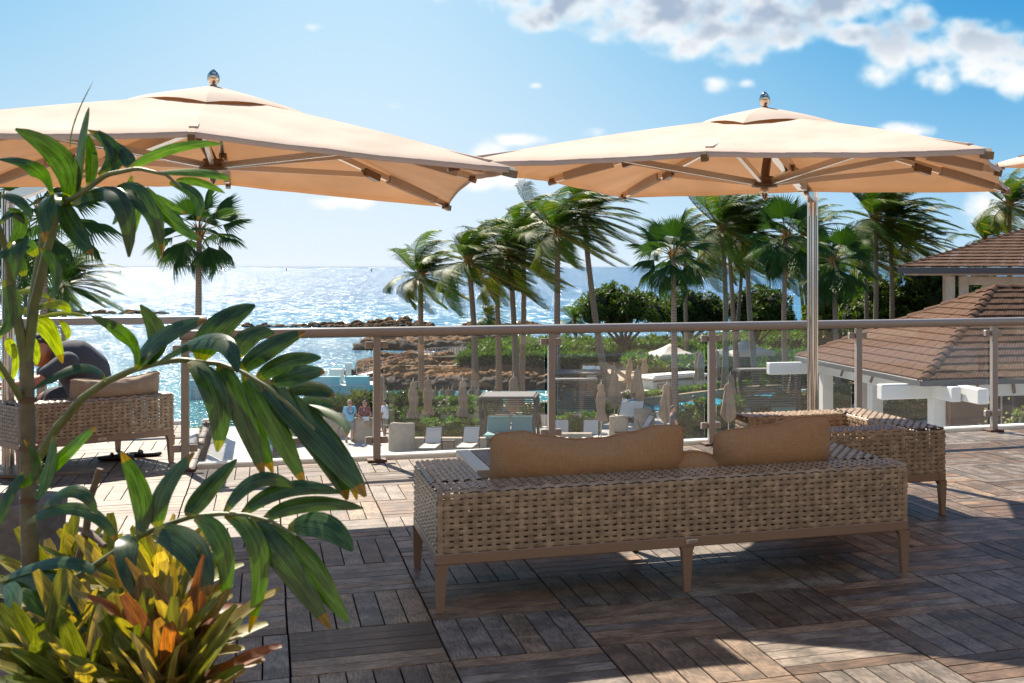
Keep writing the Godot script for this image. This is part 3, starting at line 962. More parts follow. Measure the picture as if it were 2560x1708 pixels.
func make_sea() -> void:
	# the lagoon with short steep ripples; the open sea with longer, smoother swell
	var near := water(0.15, 12.0, 0.03, Vector3(0.03, 0.06, 1), 0.35)
	var far := water(0.21, 7.0, 0.05, Vector3(0.004, 0.014, 1), 0.40)
	for part_ in 2:
		var m := mbt()
		var ds := [30.0 if part_ == 0 else 178.0]
		var end := 178.0 if part_ == 0 else 60000.0
		while ds[-1] < end - 1.0: ds.append(minf(ds[-1] * 1.07, end))
		for i in ds.size() - 1:
			for j in 24:
				var q := []
				for e in [[0, 0], [0, 1], [1, 1], [1, 0]]:
					var d: float = ds[i + e[0]]
					q.append(Vector3((j + e[1] - 14.0) / 12.0 * (d + 40.0), SEA, -d))
				var dm: float = (ds[i] + ds[i + 1]) / 2.0
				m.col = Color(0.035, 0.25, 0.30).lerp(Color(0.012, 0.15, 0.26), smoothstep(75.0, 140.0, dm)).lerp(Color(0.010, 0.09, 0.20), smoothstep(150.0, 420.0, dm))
				var uvs := []
				for p in q: uvs.append(Vector2(p.x, p.z))
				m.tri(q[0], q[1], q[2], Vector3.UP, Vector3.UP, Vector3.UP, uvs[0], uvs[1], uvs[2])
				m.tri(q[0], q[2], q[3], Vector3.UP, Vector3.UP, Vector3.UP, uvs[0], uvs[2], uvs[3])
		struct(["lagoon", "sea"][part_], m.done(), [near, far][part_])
	struct("ground", poly_mesh([[-400, -60], [400, -60], [400, 30.5], [-400, 30.5]], SEA - 0.3), M.sand)
	struct("pool_terrace", poly_mesh([[-70, 8], [70, 8], [70, 76], [-3.5, 76], [-8, 68], [-14, 63], [-18, 54], [-70, 53]], POOL), M.paving)
	struct("garden_ground", poly_mesh([[3.2, 75.8], [70, 75.8], [70, 240], [24, 240], [9, 130], [-3, 113], [-26, 112], [-24, 98], [-8, 98], [-6, 85], [3.2, 85]], POOL - 0.35), M.sand)
	struct("lower_sand", poly_mesh([[-9, 75], [3.3, 75], [3.3, 85.2], [-9, 85.2]], -6.95), M.sand)
	# beach sloping into the lagoon
	var inner := [[-90, 52], [-18, 53.5], [-14, 62.5], [-8, 67.5], [-3.5, 75.9], [-6, 89], [-7.8, 98]]
	var outer := [[-90, 65], [-24, 70], [-20, 83], [-13, 87], [-10, 89], [-9.2, 93], [-9, 98.5]]
	var g := [PackedVector3Array(), PackedVector3Array()]
	for i in inner.size():
		g[0].append(Vector3(inner[i][0], POOL - 0.9, -inner[i][1])); g[1].append(Vector3(outer[i][0], SEA - 0.12, -outer[i][1]))
	var b := MB.new(); b.sheet(g, Vector3.UP)
	struct("beach", b.done(), M.sand)
	var wall := MB.new()
	for i in inner.size() - 1:
		var a := Vector3(inner[i][0], POOL - 0.02, -inner[i][1]); var c := Vector3(inner[i + 1][0], POOL - 0.02, -inner[i + 1][1])
		wall.quad(a, c, c + Vector3(0, -1.2, 0), a + Vector3(0, -1.2, 0), Vector3(0, 0, -1))
	struct("terrace_edge", wall.done(), M.conc)




func boulder_mesh(sd: int) -> ArrayMesh:
	var nz := FastNoiseLite.new(); nz.seed = sd; nz.frequency = 0.9; nz.fractal_octaves = 3
	var cell := FastNoiseLite.new(); cell.seed = sd; cell.noise_type = FastNoiseLite.TYPE_CELLULAR; cell.frequency = 0.8; cell.cellular_return_type = FastNoiseLite.RETURN_DISTANCE
	var g := []
	for i in 11:
		var row := PackedVector3Array()
		for j in 17:
			var a := TAU * (j % 16) / 16.0; var e := PI * (i / 10.0 - 0.5)
			var d := Vector3(cos(a) * cos(e), sin(e), sin(a) * cos(e))
			var k := maxf(absf(d.x), maxf(absf(d.y), absf(d.z)))
			d = d / lerpf(1.0, k, 0.55)
			row.append(d * (0.95 + 0.34 * nz.get_noise_3dv(d * 1.3) + 0.30 * cell.get_noise_3dv(d * 1.4)))
		g.append(row)
	var m := MB.new(); m.sheet(g, Vector3.ZERO, true)
	return m.done()


func make_rocks() -> void:
	R.seed = 31
	var ms := []
	for k in 7: ms.append(boulder_mesh(k + 2))
	var put := func(called: String, label: String, grp: String, u: float, v: float, d: float, r: float, mt: Material):
		var x := Transform3D(Basis.from_euler(Vector3(rr(-0.3, 0.3), rr(0, TAU), rr(-0.3, 0.3))) * Basis.from_scale(Vector3(r * rr(1.0, 1.4), r * rr(0.7, 0.95), r * rr(0.9, 1.2))), at(u, v, d))
		solo(called, ms[R.randi() % 7], mt, label, "rock", x, grp)
	for tier in 5:
		var u := 930.0 + tier * 18.0
		while u < 1470.0 - tier * 8.0:
			var right := smoothstep(1300.0, 1480.0, u)
			put.call("boulder", ["dark wet boulder at the waterline of the lagoon breakwater", "tan boulder low on the lagoon breakwater", "tan boulder half way up the lagoon breakwater", "tan boulder on top of the breakwater below the hedge", "tan boulder tucked under the hedge on the breakwater"][tier], "boulders of the lagoon breakwater", u, [966.0, 948.0, 930.0, 914.0, 901.0][tier] + rr(-4, 4) + right * 8.0, 94.0 + tier * 1.7, rr(0.48, 0.92), M.wet_rock if tier == 0 else M.rock)
			u += rr(20, 32)
	for tier in 4:
		var u := 1075.0 - 8.0 * tier
		while u > 862.0 + tier * 26.0:
			put.call("boulder", "rough brown boulder behind the rust red gangway", "boulders behind the gangway", u, 934.0 - tier * 13.0 + rr(-3, 3), 107.0 + tier * 2.0, rr(0.55, 1.0), M.wet_rock if tier == 0 and u < 900 else M.rock)
			u -= rr(24, 36)
	for tier in 3:
		var u := 905.0 + 26.0 * tier
		while u < 1300.0 - 10.0 * tier:
			put.call("boulder", "brown boulder of the middle rock spit across the lagoon", "boulders of the middle spit", u, 873.0 - tier * 12.0 + rr(-2, 2), 139.0 + tier * 3.0, rr(0.8, 1.35), M.wet_rock if tier == 0 or (u > 1200 and R.randf() < 0.5) else M.rock)
			u += rr(28, 42)
	var ridge := func(called: String, label: String, pts: Array, d: float, seg: int, sd: int):
		# a far spit: rocks heaped along a line, joined because none of them can be told apart
		var m := MB.new(); var w := MB.new()
		R.seed = sd
		for i in pts.size() - 1:
			for k in seg:
				var t := rr(0, 1)
				var u := lerpf(pts[i][0], pts[i + 1][0], t); var top := lerpf(pts[i][1], pts[i + 1][1], t); var low := lerpf(pts[i][2], pts[i + 1][2], t)
				var q := sqrt(R.randf())
				var p := at(u, lerpf(top, low, q), d - 4.0 * q)
				var r := d / F * rr(6.0, 13.0)
				var src: Array = ms[R.randi() % 7].surface_get_arrays(0)
				var x := Transform3D(Basis.from_euler(Vector3(rr(-0.5, 0.5), rr(0, TAU), rr(-0.5, 0.5))).scaled(Vector3(r * 1.3, r * 0.8, r)), p)
				var tgt := w if q > 0.8 else m
				for e in src[Mesh.ARRAY_VERTEX]: tgt.v.append(x * e)
				for e in src[Mesh.ARRAY_NORMAL]: tgt.n.append((x.basis * e).normalized())
				tgt.uv.append_array(src[Mesh.ARRAY_TEX_UV])
		var o := thing(called, label, "rocks")
		part("rocks", m.done(), M.rock, o).set_meta("kind", "stuff"); part("wet_rocks", w.done(), M.wet_rock, o).set_meta("kind", "stuff")
	ridge.call("rock_spit", "low far rock spit above the left half of the railing", [[590, 811, 820], [780, 812, 824], [860, 806, 824], [940, 797, 824], [985, 794, 824], [1040, 800, 822], [1075, 810, 821]], 195.0, 26, 5)
	ridge.call("rock_spit", "far rock spit behind the small palm among the trunks", [[1160, 812, 824], [1220, 806, 822], [1290, 802, 821], [1350, 810, 820]], 170.0, 16, 6)
	ridge.call("rock_spit", "low far left rock spit behind the foreground palm", [[120, 779, 792], [220, 777, 792], [300, 777, 791], [360, 780, 790], [415, 787, 790]], 250.0, 22, 7)


# ---------------------------------------------------------------- palms
func frond(az: float, el: float, L: float, sd: int, old: float) -> ArrayMesh:
	R.seed = sd
	var m := mbt()
	var dir := Vector3(cos(az) * cos(el), sin(el), sin(az) * cos(el))
	var p := Vector3.ZERO
	var ps := PackedVector3Array(); var ds := PackedVector3Array(); var rad := PackedFloat32Array()
	var steps := 12
	for i in steps + 1:
		ps.append(p); ds.append(dir); rad.append(0.035 * (1.0 - 0.85 * i / steps))
		var s := float(i) / steps
		dir = (dir + Vector3.DOWN * (0.05 + 0.11 * s) + WIND * (0.09 + 0.19 * s)).normalized()
		p += dir * (L / steps)
	var green := Color(0.062, 0.115, 0.026) * rr(0.5, 1.3)
	green = green.lerp(Color(0.42, 0.34, 0.05), old)
	m.col = Color(0.26, 0.20, 0.05)
	m.tube(ps, rad, 4, false)
	var n := 58
	for i in n:
		var t := 0.14 + 0.86 * i / n
		var f := t * steps; var k := mini(int(f), steps - 1)
		var q := ps[k].lerp(ps[k + 1], f - k); var d := ds[k].lerp(ds[k + 1], f - k).normalized()
		var side := d.cross(Vector3.UP)
		side = (side.normalized() if side.length() > 0.1 else Vector3.RIGHT)
		var up := side.cross(d)
		var ln := 1.12 * pow(sin(PI * (0.10 + 0.86 * t)), 0.55) * L / 3.4 * rr(0.85, 1.1)
		for s in [-1.0, 1.0]:
			var a: Vector3 = (side * s * 0.85 + d * 0.55 + up * 0.22 + WIND * 0.5 + Vector3.DOWN * 0.22).normalized()
			var b: Vector3 = (a + WIND * rr(0.4, 0.9) + Vector3.DOWN * rr(0.3, 0.8)).normalized()
			var w: Vector3 = d * 0.0195
			var mid: Vector3 = q + a * ln * 0.5
			var tip: Vector3 = mid + b * ln * 0.5
			var nn: Vector3 = d.cross(a).normalized() * -s
			m.col = green * rr(0.55, 1.4) if R.randf() > 0.05 else Color(0.30, 0.22, 0.06)
			m.tri(q - w, q + w, mid + w, nn, nn, nn); m.tri(q - w, mid + w, mid - w, nn, nn, nn); m.tri(mid - w, mid + w, tip, nn, nn, nn)
	return m.done()


func fan_leaf(sd: int, droop: float, spread: float) -> ArrayMesh:
	# petiole along +x, blade facing up at its end; pleated, split at the rim
	R.seed = sd
	var m := mbt(Color(0.14, 0.16, 0.05))
	var pet := 1.0
	m.tube(PackedVector3Array([Vector3.ZERO, Vector3(pet * 0.5, 0.06, 0), Vector3(pet, 0.0, 0)]), PackedFloat32Array([0.03, 0.022, 0.018]), 4, false)
	var hub := Vector3(pet, 0, 0)
	var k := 30
	var green := Color(0.042, 0.095, 0.032) * rr(0.6, 1.35)
	for i in k:
		var a0 := spread * (2.0 * i / k - 1.0); var a1 := spread * (2.0 * (i + 1) / k - 1.0); var am := (a0 + a1) / 2.0
		var rad := 1.22 * (0.78 + 0.22 * cos(am * 0.9)) * rr(0.93, 1.05)
		var fp := func(a: float, r: float, lift: float) -> Vector3:
			return hub + Vector3(cos(a) * r, lift - droop * r * r - 0.16 * a * a * r * r, sin(a) * r)
		var i0: Vector3 = fp.call(a0, rad * 0.62, -0.012); var i1: Vector3 = fp.call(a1, rad * 0.62, -0.012); var im: Vector3 = fp.call(am, rad * 0.62, 0.03)
		var tip: Vector3 = fp.call(am + rr(-0.03, 0.03), rad, 0.0) + Vector3(0, -rr(0.02, 0.14), 0)
		m.col = green * rr(0.8, 1.2)
		for q in [[i0, im], [im, i1]]:
			var nn: Vector3 = (q[1] - hub).cross(q[0] - hub).normalized()
			if nn.y < 0: nn = -nn
			m.tri(hub, q[0], q[1], nn, nn, nn)
			m.tri(q[0], q[1], tip, nn, nn, nn)
	return m.done()


func trunk(o: Node3D, base: Vector3, top: Vector3, r0: float, r1: float, bow: float) -> void:
	var p := PackedVector3Array(); var r := PackedFloat32Array()
	for i in 15:
		var t := i / 14.0
		p.append(base.lerp(top, t) + Vector3(bow * sin(PI * t), 0, 0) - base)
		r.append(lerpf(r0, r1, t) * (1.0 + 0.6 * pow(1.0 - t, 8.0)))
	var m := MB.new(); m.tube(p, r, 10, true, 0.0, 0.55)
	part("trunk", m.done(), M.bark, o)


func make_palms() -> void:
	# three coconut crowns and one set of fan leaves, each leaf a part; every palm wears one of them
	var crowns := []
	for c in 3:
		var set_ := []
		for k in 30:
			var az := k * 2.39996 + c * 1.1
			var el := lerpf(1.45, -0.60, pow(k / 29.0, 0.85))
			set_.append(frond(az, el, 3.9 * (0.84 + 0.16 * sin(k * 1.7 + c)), 100 + c * 40 + k, clampf((k - 21) * 0.10, 0.0, 0.6) * (0.5 + 0.5 * sin(k * 2.0 + c))))
		crowns.append(set_)
	var fans := []
	for k in 5: fans.append(fan_leaf(300 + k, 0.06 + 0.10 * k, 1.40 - 0.06 * k))
	var shed := MB.new()
	for k in 16:
		var a := k * 2.4; var h := k * 0.03
		shed.rod(Vector3(cos(a) * 0.10, h - 0.25, sin(a) * 0.10), Vector3(cos(a) * (0.2 + 0.1 * (k % 3)), h + 0.05 + 0.1 * (k % 2), sin(a) * 0.25), 0.05, 0.012, 4)
	var boots := shed.done()
	# kind, crown u v, foot u, distance, foot height, size, crown set, label
	var list := [
		["c", 1052, 690, 1056, 71, -6.6, 0.92, 0, "leftmost windblown coconut palm of the row, alone against the sea"],
		["c", 1172, 655, 1187, 67, -5.8, 1.0, 1, "dark tall windblown coconut palm, second of the row from the left"],
		["c", 1240, 690, 1247, 74, -6.8, 0.85, 2, "low crowned yellowish coconut palm between two taller palms"],
		["c", 1275, 640, 1292, 69, -5.8, 1.22, 0, "big bushy coconut palm in the middle of the row, a sensor on its trunk"],
		["c", 1308, 590, 1300, 74, -6.8, 1.0, 1, "coconut palm right behind the big bushy one, fronds standing up"],
		["c", 1394, 580, 1391, 62, -5.7, 1.0, 2, "dark coconut palm right behind the second railing post"],
		["c", 1459, 540, 1527, 64.5, -5.7, 1.0, 1, "leaning coconut palm with yellow lower fronds"],
		["c", 1712, 610, 1718, 92, -5.7, 1.1, 0, "coconut palm hidden behind the fan palm near the van"],
		["c", 1806, 570, 1812, 73, -5.7, 1.28, 2, "tall coconut palm with an orange brown crown base, right of the fan palm"],
		["c", 1822, 600, 1844, 84, -5.7, 1.1, 1, "slender coconut palm right beside the tall orange based one"],
		["c", 1856, 655, 1838, 102, -5.7, 0.95, 0, "distant coconut palm leaning right between nearer trunks"],
		["c", 1868, 590, 1894, 74, -5.7, 1.1, 0, "coconut palm with a lamp pole in front of its trunk"],
		["c", 1993, 665, 2014, 112, -5.7, 1.0, 2, "far thin coconut palm seen just left of the chrome mast"],
		["c", 2056, 690, 2071, 92, -5.7, 1.0, 1, "low dark coconut palm just right of the chrome mast"],
		["c", 2162, 642, 2166, 85, -5.7, 1.0, 0, "lower coconut palm at the left of the pair by the pavilion"],
		["c", 2188, 548, 2182, 80, -5.7, 1.25, 1, "left one of the two tall straight coconut palms by the pavilion"],
		["c", 2224, 552, 2226, 81, -5.7, 1.22, 2, "right one of the two tall straight coconut palms by the pavilion"],
		["c", 2268, 612, 2266, 88, -5.7, 1.15, 0, "coconut palm next to the upper building's corner"],
		["c", 2524, 512, 2527, 80, -5.7, 1.05, 2, "single coconut palm rising behind the upper roof at the right"],
		["c", 2462, 600, 2462, 95, -5.7, 1.0, 1, "dark squat palm top peeking over the upper roof's slope"],
		["c", 166, 712, 154, 78, -7.0, 1.05, 2, "coconut palm behind the foreground palm at the left, above the far spit"],
		["c", 60, 700, 66, 90, -7.0, 1.1, 0, "coconut palm at the far left behind the yellow leaves"],
		["c", 1219, 792, 1223, 132, -6.8, 0.62, 1, "small windblown palm out on the rocks between the trunks"],
		["c", 1436, 800, 1440, 118, -6.0, 0.85, 0, "short windblown palm left of the broad green tree"],
		["c", 2010, 590, 2030, 96, -5.7, 1.2, 2, "coconut palm whose fronds show behind the chrome mast"],
		["f", 498, 585, 497, 52, -5.7, 1.0, 0, "lone fan palm against the sky under the left umbrella"],
		["f", 108, 540, 92, 46, -5.7, 1.25, 0, "dark fan palm behind the foreground palm at upper left"],
		["f", 1683, 642, 1689, 52.5, -5.7, 0.92, 0, "fan palm on a thin pale trunk left of the middle railing post"],
		["f", 1966, 595, 1969, 63.5, -5.7, 1.12, 0, "fan palm just left of the chrome mast"],
		["f", 2085, 655, 2100, 66, -5.7, 1.15, 0, "dark fan palm just right of the chrome mast"],
	]
	var idx := 0
	for q in list:
		var d: float = q[4]
		var top := at(q[1], q[2], d)
		var base := Vector3((q[3] - CX) / F * d, q[5], -d)
		R.seed = 700 + idx; idx += 1
		var fan: bool = q[0] == "f"
		var o := thing("fan_palm" if fan else "coconut_palm", q[8], "palm tree", base)
		trunk(o, base, top, 0.17 if fan else 0.19, 0.10 if fan else 0.125, rr(-0.15, 0.15))
		var sc: float = q[6]
		var tl := top - base
		part("crown_base", boots, M.fibre, o, xf(tl, rr(0, 6), 0, 0, Vector3.ONE * sc))
		if fan:
			for k in 23:
				var el := lerpf(1.3, -1.05, pow(k / 22.0, 0.9))
				var x := Transform3D(Basis.from_euler(Vector3(rr(-0.3, 0.3), k * 2.39996 + rr(-0.2, 0.2), el + rr(-0.1, 0.1))).scaled(Vector3.ONE * sc * rr(0.88, 1.08)), tl)
				part("fan_leaf", fans[mini(k / 5, 4)], M.leaf, o, x)
		else:
			var yaw := rr(-0.25, 0.25)
			for fm in crowns[q[7]]:
				part("frond", fm, M.leaf, o, xf(tl, yaw, 0, 0, Vector3.ONE * sc * rr(0.9, 1.08)))


# ---------------------------------------------------------------- shrubs, hedges, trees
var sprig_mesh: ArrayMesh
var blade_mesh: ArrayMesh


func make_sprigs() -> void:
	R.seed = 5
	var m := mbt()
	for k in 9:
		var a := k * 2.4; var el := 0.15 + 0.14 * k
		var d := Vector3(cos(a) * cos(el), sin(el), sin(a) * cos(el))
		var s := d.cross(Vector3.UP).normalized()
		var nn := s.cross(d)
		if nn.y < 0: nn = -nn
		m.col = grey(rr(0.75, 1.15))
		var w := s * 0.17
		var mid := d * 0.55; var tip := d * 1.0 + Vector3.DOWN * 0.12
		m.tri(d * 0.08, mid + w, mid - w, nn, (nn + s * 0.4).normalized(), (nn - s * 0.4).normalized()); m.tri(mid + w, tip, mid - w, (nn + s * 0.4).normalized(), nn, (nn - s * 0.4).normalized())
	sprig_mesh = m.done()
	var b := mbt()
	for k in 10:
		var a := k * 2.4; var el := 0.55 + 0.09 * k
		var d := Vector3(cos(a) * cos(el), sin(el), sin(a) * cos(el)); var s := d.cross(Vector3.UP).normalized()
		var nn := s.cross(d).normalized()
		b.col = grey(rr(0.7, 1.1))
		var mid := d * 0.55; var tip := d + Vector3(cos(a), -0.6, sin(a)) * 0.16
		b.tri(s * 0.02, -s * 0.02, mid + s * 0.10, nn, nn, nn); b.tri(-s * 0.02, mid + s * 0.10, mid - s * 0.10, nn, nn, nn); b.tri(mid + s * 0.10, mid - s * 0.10, tip, nn, nn, nn)
	blade_mesh = b.done()


# balls: [centre, radii]; sprigs cover the outside of each, more of them above
func leafy(o: Node3D, balls: Array, per: float, size: float, c0: Color, c1: Color, mesh: ArrayMesh, core := true) -> void:
	var xs := []; var cs := []
	var inner := MB.new()
	for b in balls:
		var c: Vector3 = b[0]; var r: Vector3 = b[1]
		var n := int(per * (r.x * r.y + r.y * r.z + r.x * r.z) * 4.0 / (size * size))
		for k in n:
			var d := Vector3(R.randfn(), R.randfn() * 0.9 + 0.25, R.randfn()).normalized()
			var deep := rr(0.72, 1.06)
			var p := c + d * r * deep
			var y := d.slerp(Vector3.UP, 0.3) if d.y > -0.9 else d
			var bs := Basis(Quaternion(Vector3.UP, y.normalized())) * Basis(Vector3.UP, rr(0, TAU))
			xs.append(Transform3D(bs.scaled(Vector3.ONE * size * rr(0.7, 1.25)), p))
			cs.append(c0.lerp(c1, R.randf()) * rr(0.8, 1.15))
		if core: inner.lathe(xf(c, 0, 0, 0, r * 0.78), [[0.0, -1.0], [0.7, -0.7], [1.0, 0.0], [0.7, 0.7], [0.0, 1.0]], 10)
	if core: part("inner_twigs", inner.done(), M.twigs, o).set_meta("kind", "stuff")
	many("foliage", mesh, M.leaf, o, xs, cs)


func shrub(called: String, label: String, base: Vector3, balls: Array, size: float, c0: Color, c1: Color, per := 1.0, mesh: ArrayMesh = sprig_mesh, cat := "shrub") -> Node3D:
	var o := thing(called, label, cat, base)
	leafy(o, balls, per, size, c0, c1, mesh)
	return o


func row_of(a: Vector3, b: Vector3, h: float, w: float, base: Vector3) -> Array:
	var n := maxi(2, int(a.distance_to(b) / (w * 0.75)))
	var out := []
	for i in n + 1:
		out.append([a.lerp(b, float(i) / n) - base + Vector3(rr(-0.1, 0.1), h * 0.42, rr(-0.15, 0.15)), Vector3(w * rr(0.62, 0.8), h * rr(0.52, 0.64), w * rr(0.55, 0.7))])
	return out


func make_plants() -> void:
	R.seed = 77
	make_sprigs()
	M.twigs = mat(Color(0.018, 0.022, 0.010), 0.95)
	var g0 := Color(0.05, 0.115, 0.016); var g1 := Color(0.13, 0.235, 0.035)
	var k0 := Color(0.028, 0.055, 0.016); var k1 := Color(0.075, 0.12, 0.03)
	# the low green cover on the land tongue behind the breakwater and round the garden: nobody could count it
	var field := thing("ground_cover", "bright green low shrub cover over the land behind the breakwater", "shrubs")
	field.remove_meta("category"); field.remove_meta("label"); field.set_meta("kind", "stuff")
	var xs := []; var cs := []
	for k in 15000:
		var d := rr(77.0, 124.0)
		var x0 := -19.0 if d > 99.0 and d < 112.0 else (-5.5 if d < 99.0 else -1.0 + (d - 112.0) * 0.4)
		var x := rr(x0, 26.0)
		if d < 85.0 and x < 3.4: continue
		var y := POOL + 0.15 + rr(0.0, 0.75) + 0.45 * N.get_noise_2d(x * 30.0, d * 30.0)
		if k % 9 == 0:
			x = rr(-19.0, -5.5); d = rr(97.2, 99.6); y = POOL - 0.25 + rr(0.0, 0.6)
		xs.append(Transform3D(Basis.from_euler(Vector3(rr(-0.5, 0.5), rr(0, TAU), rr(-0.5, 0.5))).scaled(Vector3.ONE * rr(0.4, 0.75)), Vector3(x, y, -d)))
		cs.append(g0.lerp(g1, R.randf()) * rr(0.75, 1.1))
	many("foliage", sprig_mesh, M.leaf, field, xs, cs)
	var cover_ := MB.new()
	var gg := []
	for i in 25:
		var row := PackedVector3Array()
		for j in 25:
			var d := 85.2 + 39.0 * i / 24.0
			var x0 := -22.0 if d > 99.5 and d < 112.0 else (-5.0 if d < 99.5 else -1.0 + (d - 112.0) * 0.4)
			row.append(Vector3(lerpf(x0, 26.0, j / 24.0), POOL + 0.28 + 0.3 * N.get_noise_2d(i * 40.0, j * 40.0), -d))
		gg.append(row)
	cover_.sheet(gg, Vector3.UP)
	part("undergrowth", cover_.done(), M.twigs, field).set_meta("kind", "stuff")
	# broad trees: crowns of many lobes on branching limbs
	var tree := func(label: String, u: float, d: float, lobes: Array, size: float, c0: Color, c1: Color, limbs: bool):
		var base := Vector3((u - CX) / F * d, POOL, -d)
		var o := thing("broadleaf_tree", label, "tree", base)
		var balls := []
		for q in lobes:
			balls.append([at(q[0], q[1], d + rr(-1.5, 1.5)) - base, Vector3(q[2], q[2] * 0.78, q[2]) * d / F])
		var m := MB.new()
		for b in balls:
			var e: Vector3 = b[0]
			m.tube(PackedVector3Array([Vector3(0, -0.2, 0), Vector3(e.x * 0.15, e.y * 0.35, 0), Vector3(e.x * 0.6, e.y * 0.7, e.z * 0.5), e]), PackedFloat32Array([0.20, 0.15, 0.09, 0.04]), 6)
		part("trunk", m.done(), M.limb, o)
		leafy(o, balls, 0.85, size, c0, c1, sprig_mesh)
	tree.call("broad green tree left of the fan palm, its bare limbs branching below", 1560, 100, [[1490, 765, 44], [1530, 745, 46], [1575, 760, 48], [1550, 785, 52], [1610, 770, 44], [1480, 790, 34], [1640, 785, 40]], 0.42, Color(0.05, 0.09, 0.02), Color(0.13, 0.18, 0.04), true)
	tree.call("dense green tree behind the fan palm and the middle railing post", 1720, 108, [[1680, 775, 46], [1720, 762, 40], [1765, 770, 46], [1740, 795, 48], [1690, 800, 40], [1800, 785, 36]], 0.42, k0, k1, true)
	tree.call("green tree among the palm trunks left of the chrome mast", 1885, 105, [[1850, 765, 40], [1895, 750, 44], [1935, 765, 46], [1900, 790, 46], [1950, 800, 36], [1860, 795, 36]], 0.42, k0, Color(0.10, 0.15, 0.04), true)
	tree.call("yellowish green tree just right of the chrome mast", 2090, 92, [[2050, 800, 54], [2090, 770, 56], [2130, 760, 52], [2110, 815, 60], [2060, 845, 48]], 0.45, Color(0.06, 0.10, 0.02), Color(0.16, 0.19, 0.05), true)
	tree.call("large sunlit leafy tree behind the tall palm pair", 2200, 88, [[2150, 790, 60], [2200, 740, 60], [2250, 770, 62], [2190, 820, 66], [2160, 720, 46], [2240, 830, 54]], 0.45, Color(0.05, 0.10, 0.02), Color(0.15, 0.21, 0.05), true)
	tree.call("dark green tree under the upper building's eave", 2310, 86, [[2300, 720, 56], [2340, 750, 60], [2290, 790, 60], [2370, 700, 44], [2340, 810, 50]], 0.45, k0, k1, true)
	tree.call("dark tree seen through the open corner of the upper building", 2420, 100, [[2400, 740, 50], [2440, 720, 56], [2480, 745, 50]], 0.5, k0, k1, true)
	# hedges and shrubs of the pool terrace
	var hedge := func(label: String, pts: Array, h: float, w: float, size: float, bright: bool):
		var base := on(pts[0][0], pts[0][1], POOL)
		var balls := []
		for i in pts.size() - 1:
			balls.append_array(row_of(on(pts[i][0], pts[i][1], POOL), on(pts[i + 1][0], pts[i + 1][1], POOL), h, w, base))
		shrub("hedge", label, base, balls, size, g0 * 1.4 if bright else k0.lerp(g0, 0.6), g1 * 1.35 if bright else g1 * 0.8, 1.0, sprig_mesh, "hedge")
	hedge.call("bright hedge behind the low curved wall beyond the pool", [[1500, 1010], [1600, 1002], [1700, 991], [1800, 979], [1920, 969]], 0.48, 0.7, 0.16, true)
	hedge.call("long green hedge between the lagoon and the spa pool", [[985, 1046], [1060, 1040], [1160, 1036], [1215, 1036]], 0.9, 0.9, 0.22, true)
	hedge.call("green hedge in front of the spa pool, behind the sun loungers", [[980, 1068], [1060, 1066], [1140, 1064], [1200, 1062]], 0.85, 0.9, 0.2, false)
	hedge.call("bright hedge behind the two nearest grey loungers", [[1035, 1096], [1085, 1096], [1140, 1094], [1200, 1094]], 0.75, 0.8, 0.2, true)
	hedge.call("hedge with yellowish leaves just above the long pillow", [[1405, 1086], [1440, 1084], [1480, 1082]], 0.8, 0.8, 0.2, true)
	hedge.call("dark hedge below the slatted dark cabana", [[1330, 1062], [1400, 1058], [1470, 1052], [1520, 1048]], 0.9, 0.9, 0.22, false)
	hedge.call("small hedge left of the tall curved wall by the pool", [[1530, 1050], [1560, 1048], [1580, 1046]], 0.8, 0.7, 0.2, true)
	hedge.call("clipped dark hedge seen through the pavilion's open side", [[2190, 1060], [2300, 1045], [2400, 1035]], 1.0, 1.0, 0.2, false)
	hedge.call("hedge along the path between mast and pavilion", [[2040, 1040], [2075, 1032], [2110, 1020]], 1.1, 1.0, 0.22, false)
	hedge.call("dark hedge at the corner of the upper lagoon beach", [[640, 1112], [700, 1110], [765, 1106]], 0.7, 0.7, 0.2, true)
	var bush := func(label: String, u: float, v: float, w: float, h: float, c0: Color, c1: Color):
		var b := on(u, v, POOL)
		var d := -b.z / F
		var balls := []
		for k in 7:
			balls.append([Vector3(rr(-0.6, 0.6) * w * d, rr(0.25, 0.78) * h * d, rr(-0.4, 0.4) * w * d), Vector3(0.5 * w * d, 0.36 * h * d, 0.45 * w * d)])
		shrub("shrub", label, b, balls, 0.2, c0, c1)
	bush.call("large glossy green shrub left of the middle railing post", 1745, 1108, 52, 98, g0 * 0.7, g1 * 0.9)
	bush.call("wide green shrub right of the middle railing post", 1815, 1092, 50, 96, g0 * 0.7, g1 * 0.9)
	bush.call("broad sunlit shrub between the closed umbrella and the thin palm trunk", 1880, 1062, 56, 72, g0 * 0.8, g1)
	bush.call("sunlit shrub left of the fan palm's trunk", 1940, 1060, 40, 70, g0 * 0.8, g1)
	bush.call("yellow green shrub just left of the chrome mast", 1998, 1040, 34, 56, Color(0.12, 0.14, 0.03), Color(0.22, 0.24, 0.06))
	var cordy := func(label: String, u: float, v: float, w: float, h: float, c0: Color, c1: Color):
		var b := on(u, v, POOL)
		var d := -b.z / F
		var xs2 := []; var cs2 := []
		var o := thing("strap_leaf_shrub", label, "shrub", b)
		for k in 90:
			var p := Vector3(rr(-1, 1) * w * d, rr(0.0, 0.55) * h * d, rr(-0.7, 0.7) * w * d)
			xs2.append(Transform3D(Basis.from_euler(Vector3(rr(-0.4, 0.4), rr(0, TAU), rr(-0.4, 0.4))).scaled(Vector3.ONE * rr(0.6, 1.0)), p)); cs2.append(c0.lerp(c1, R.randf()))
		many("foliage", blade_mesh, M.leaf, o, xs2, cs2)
	cordy.call("dark shrub with strap leaves behind the man in blue", 860, 1062, 44, 66, k0, k1)
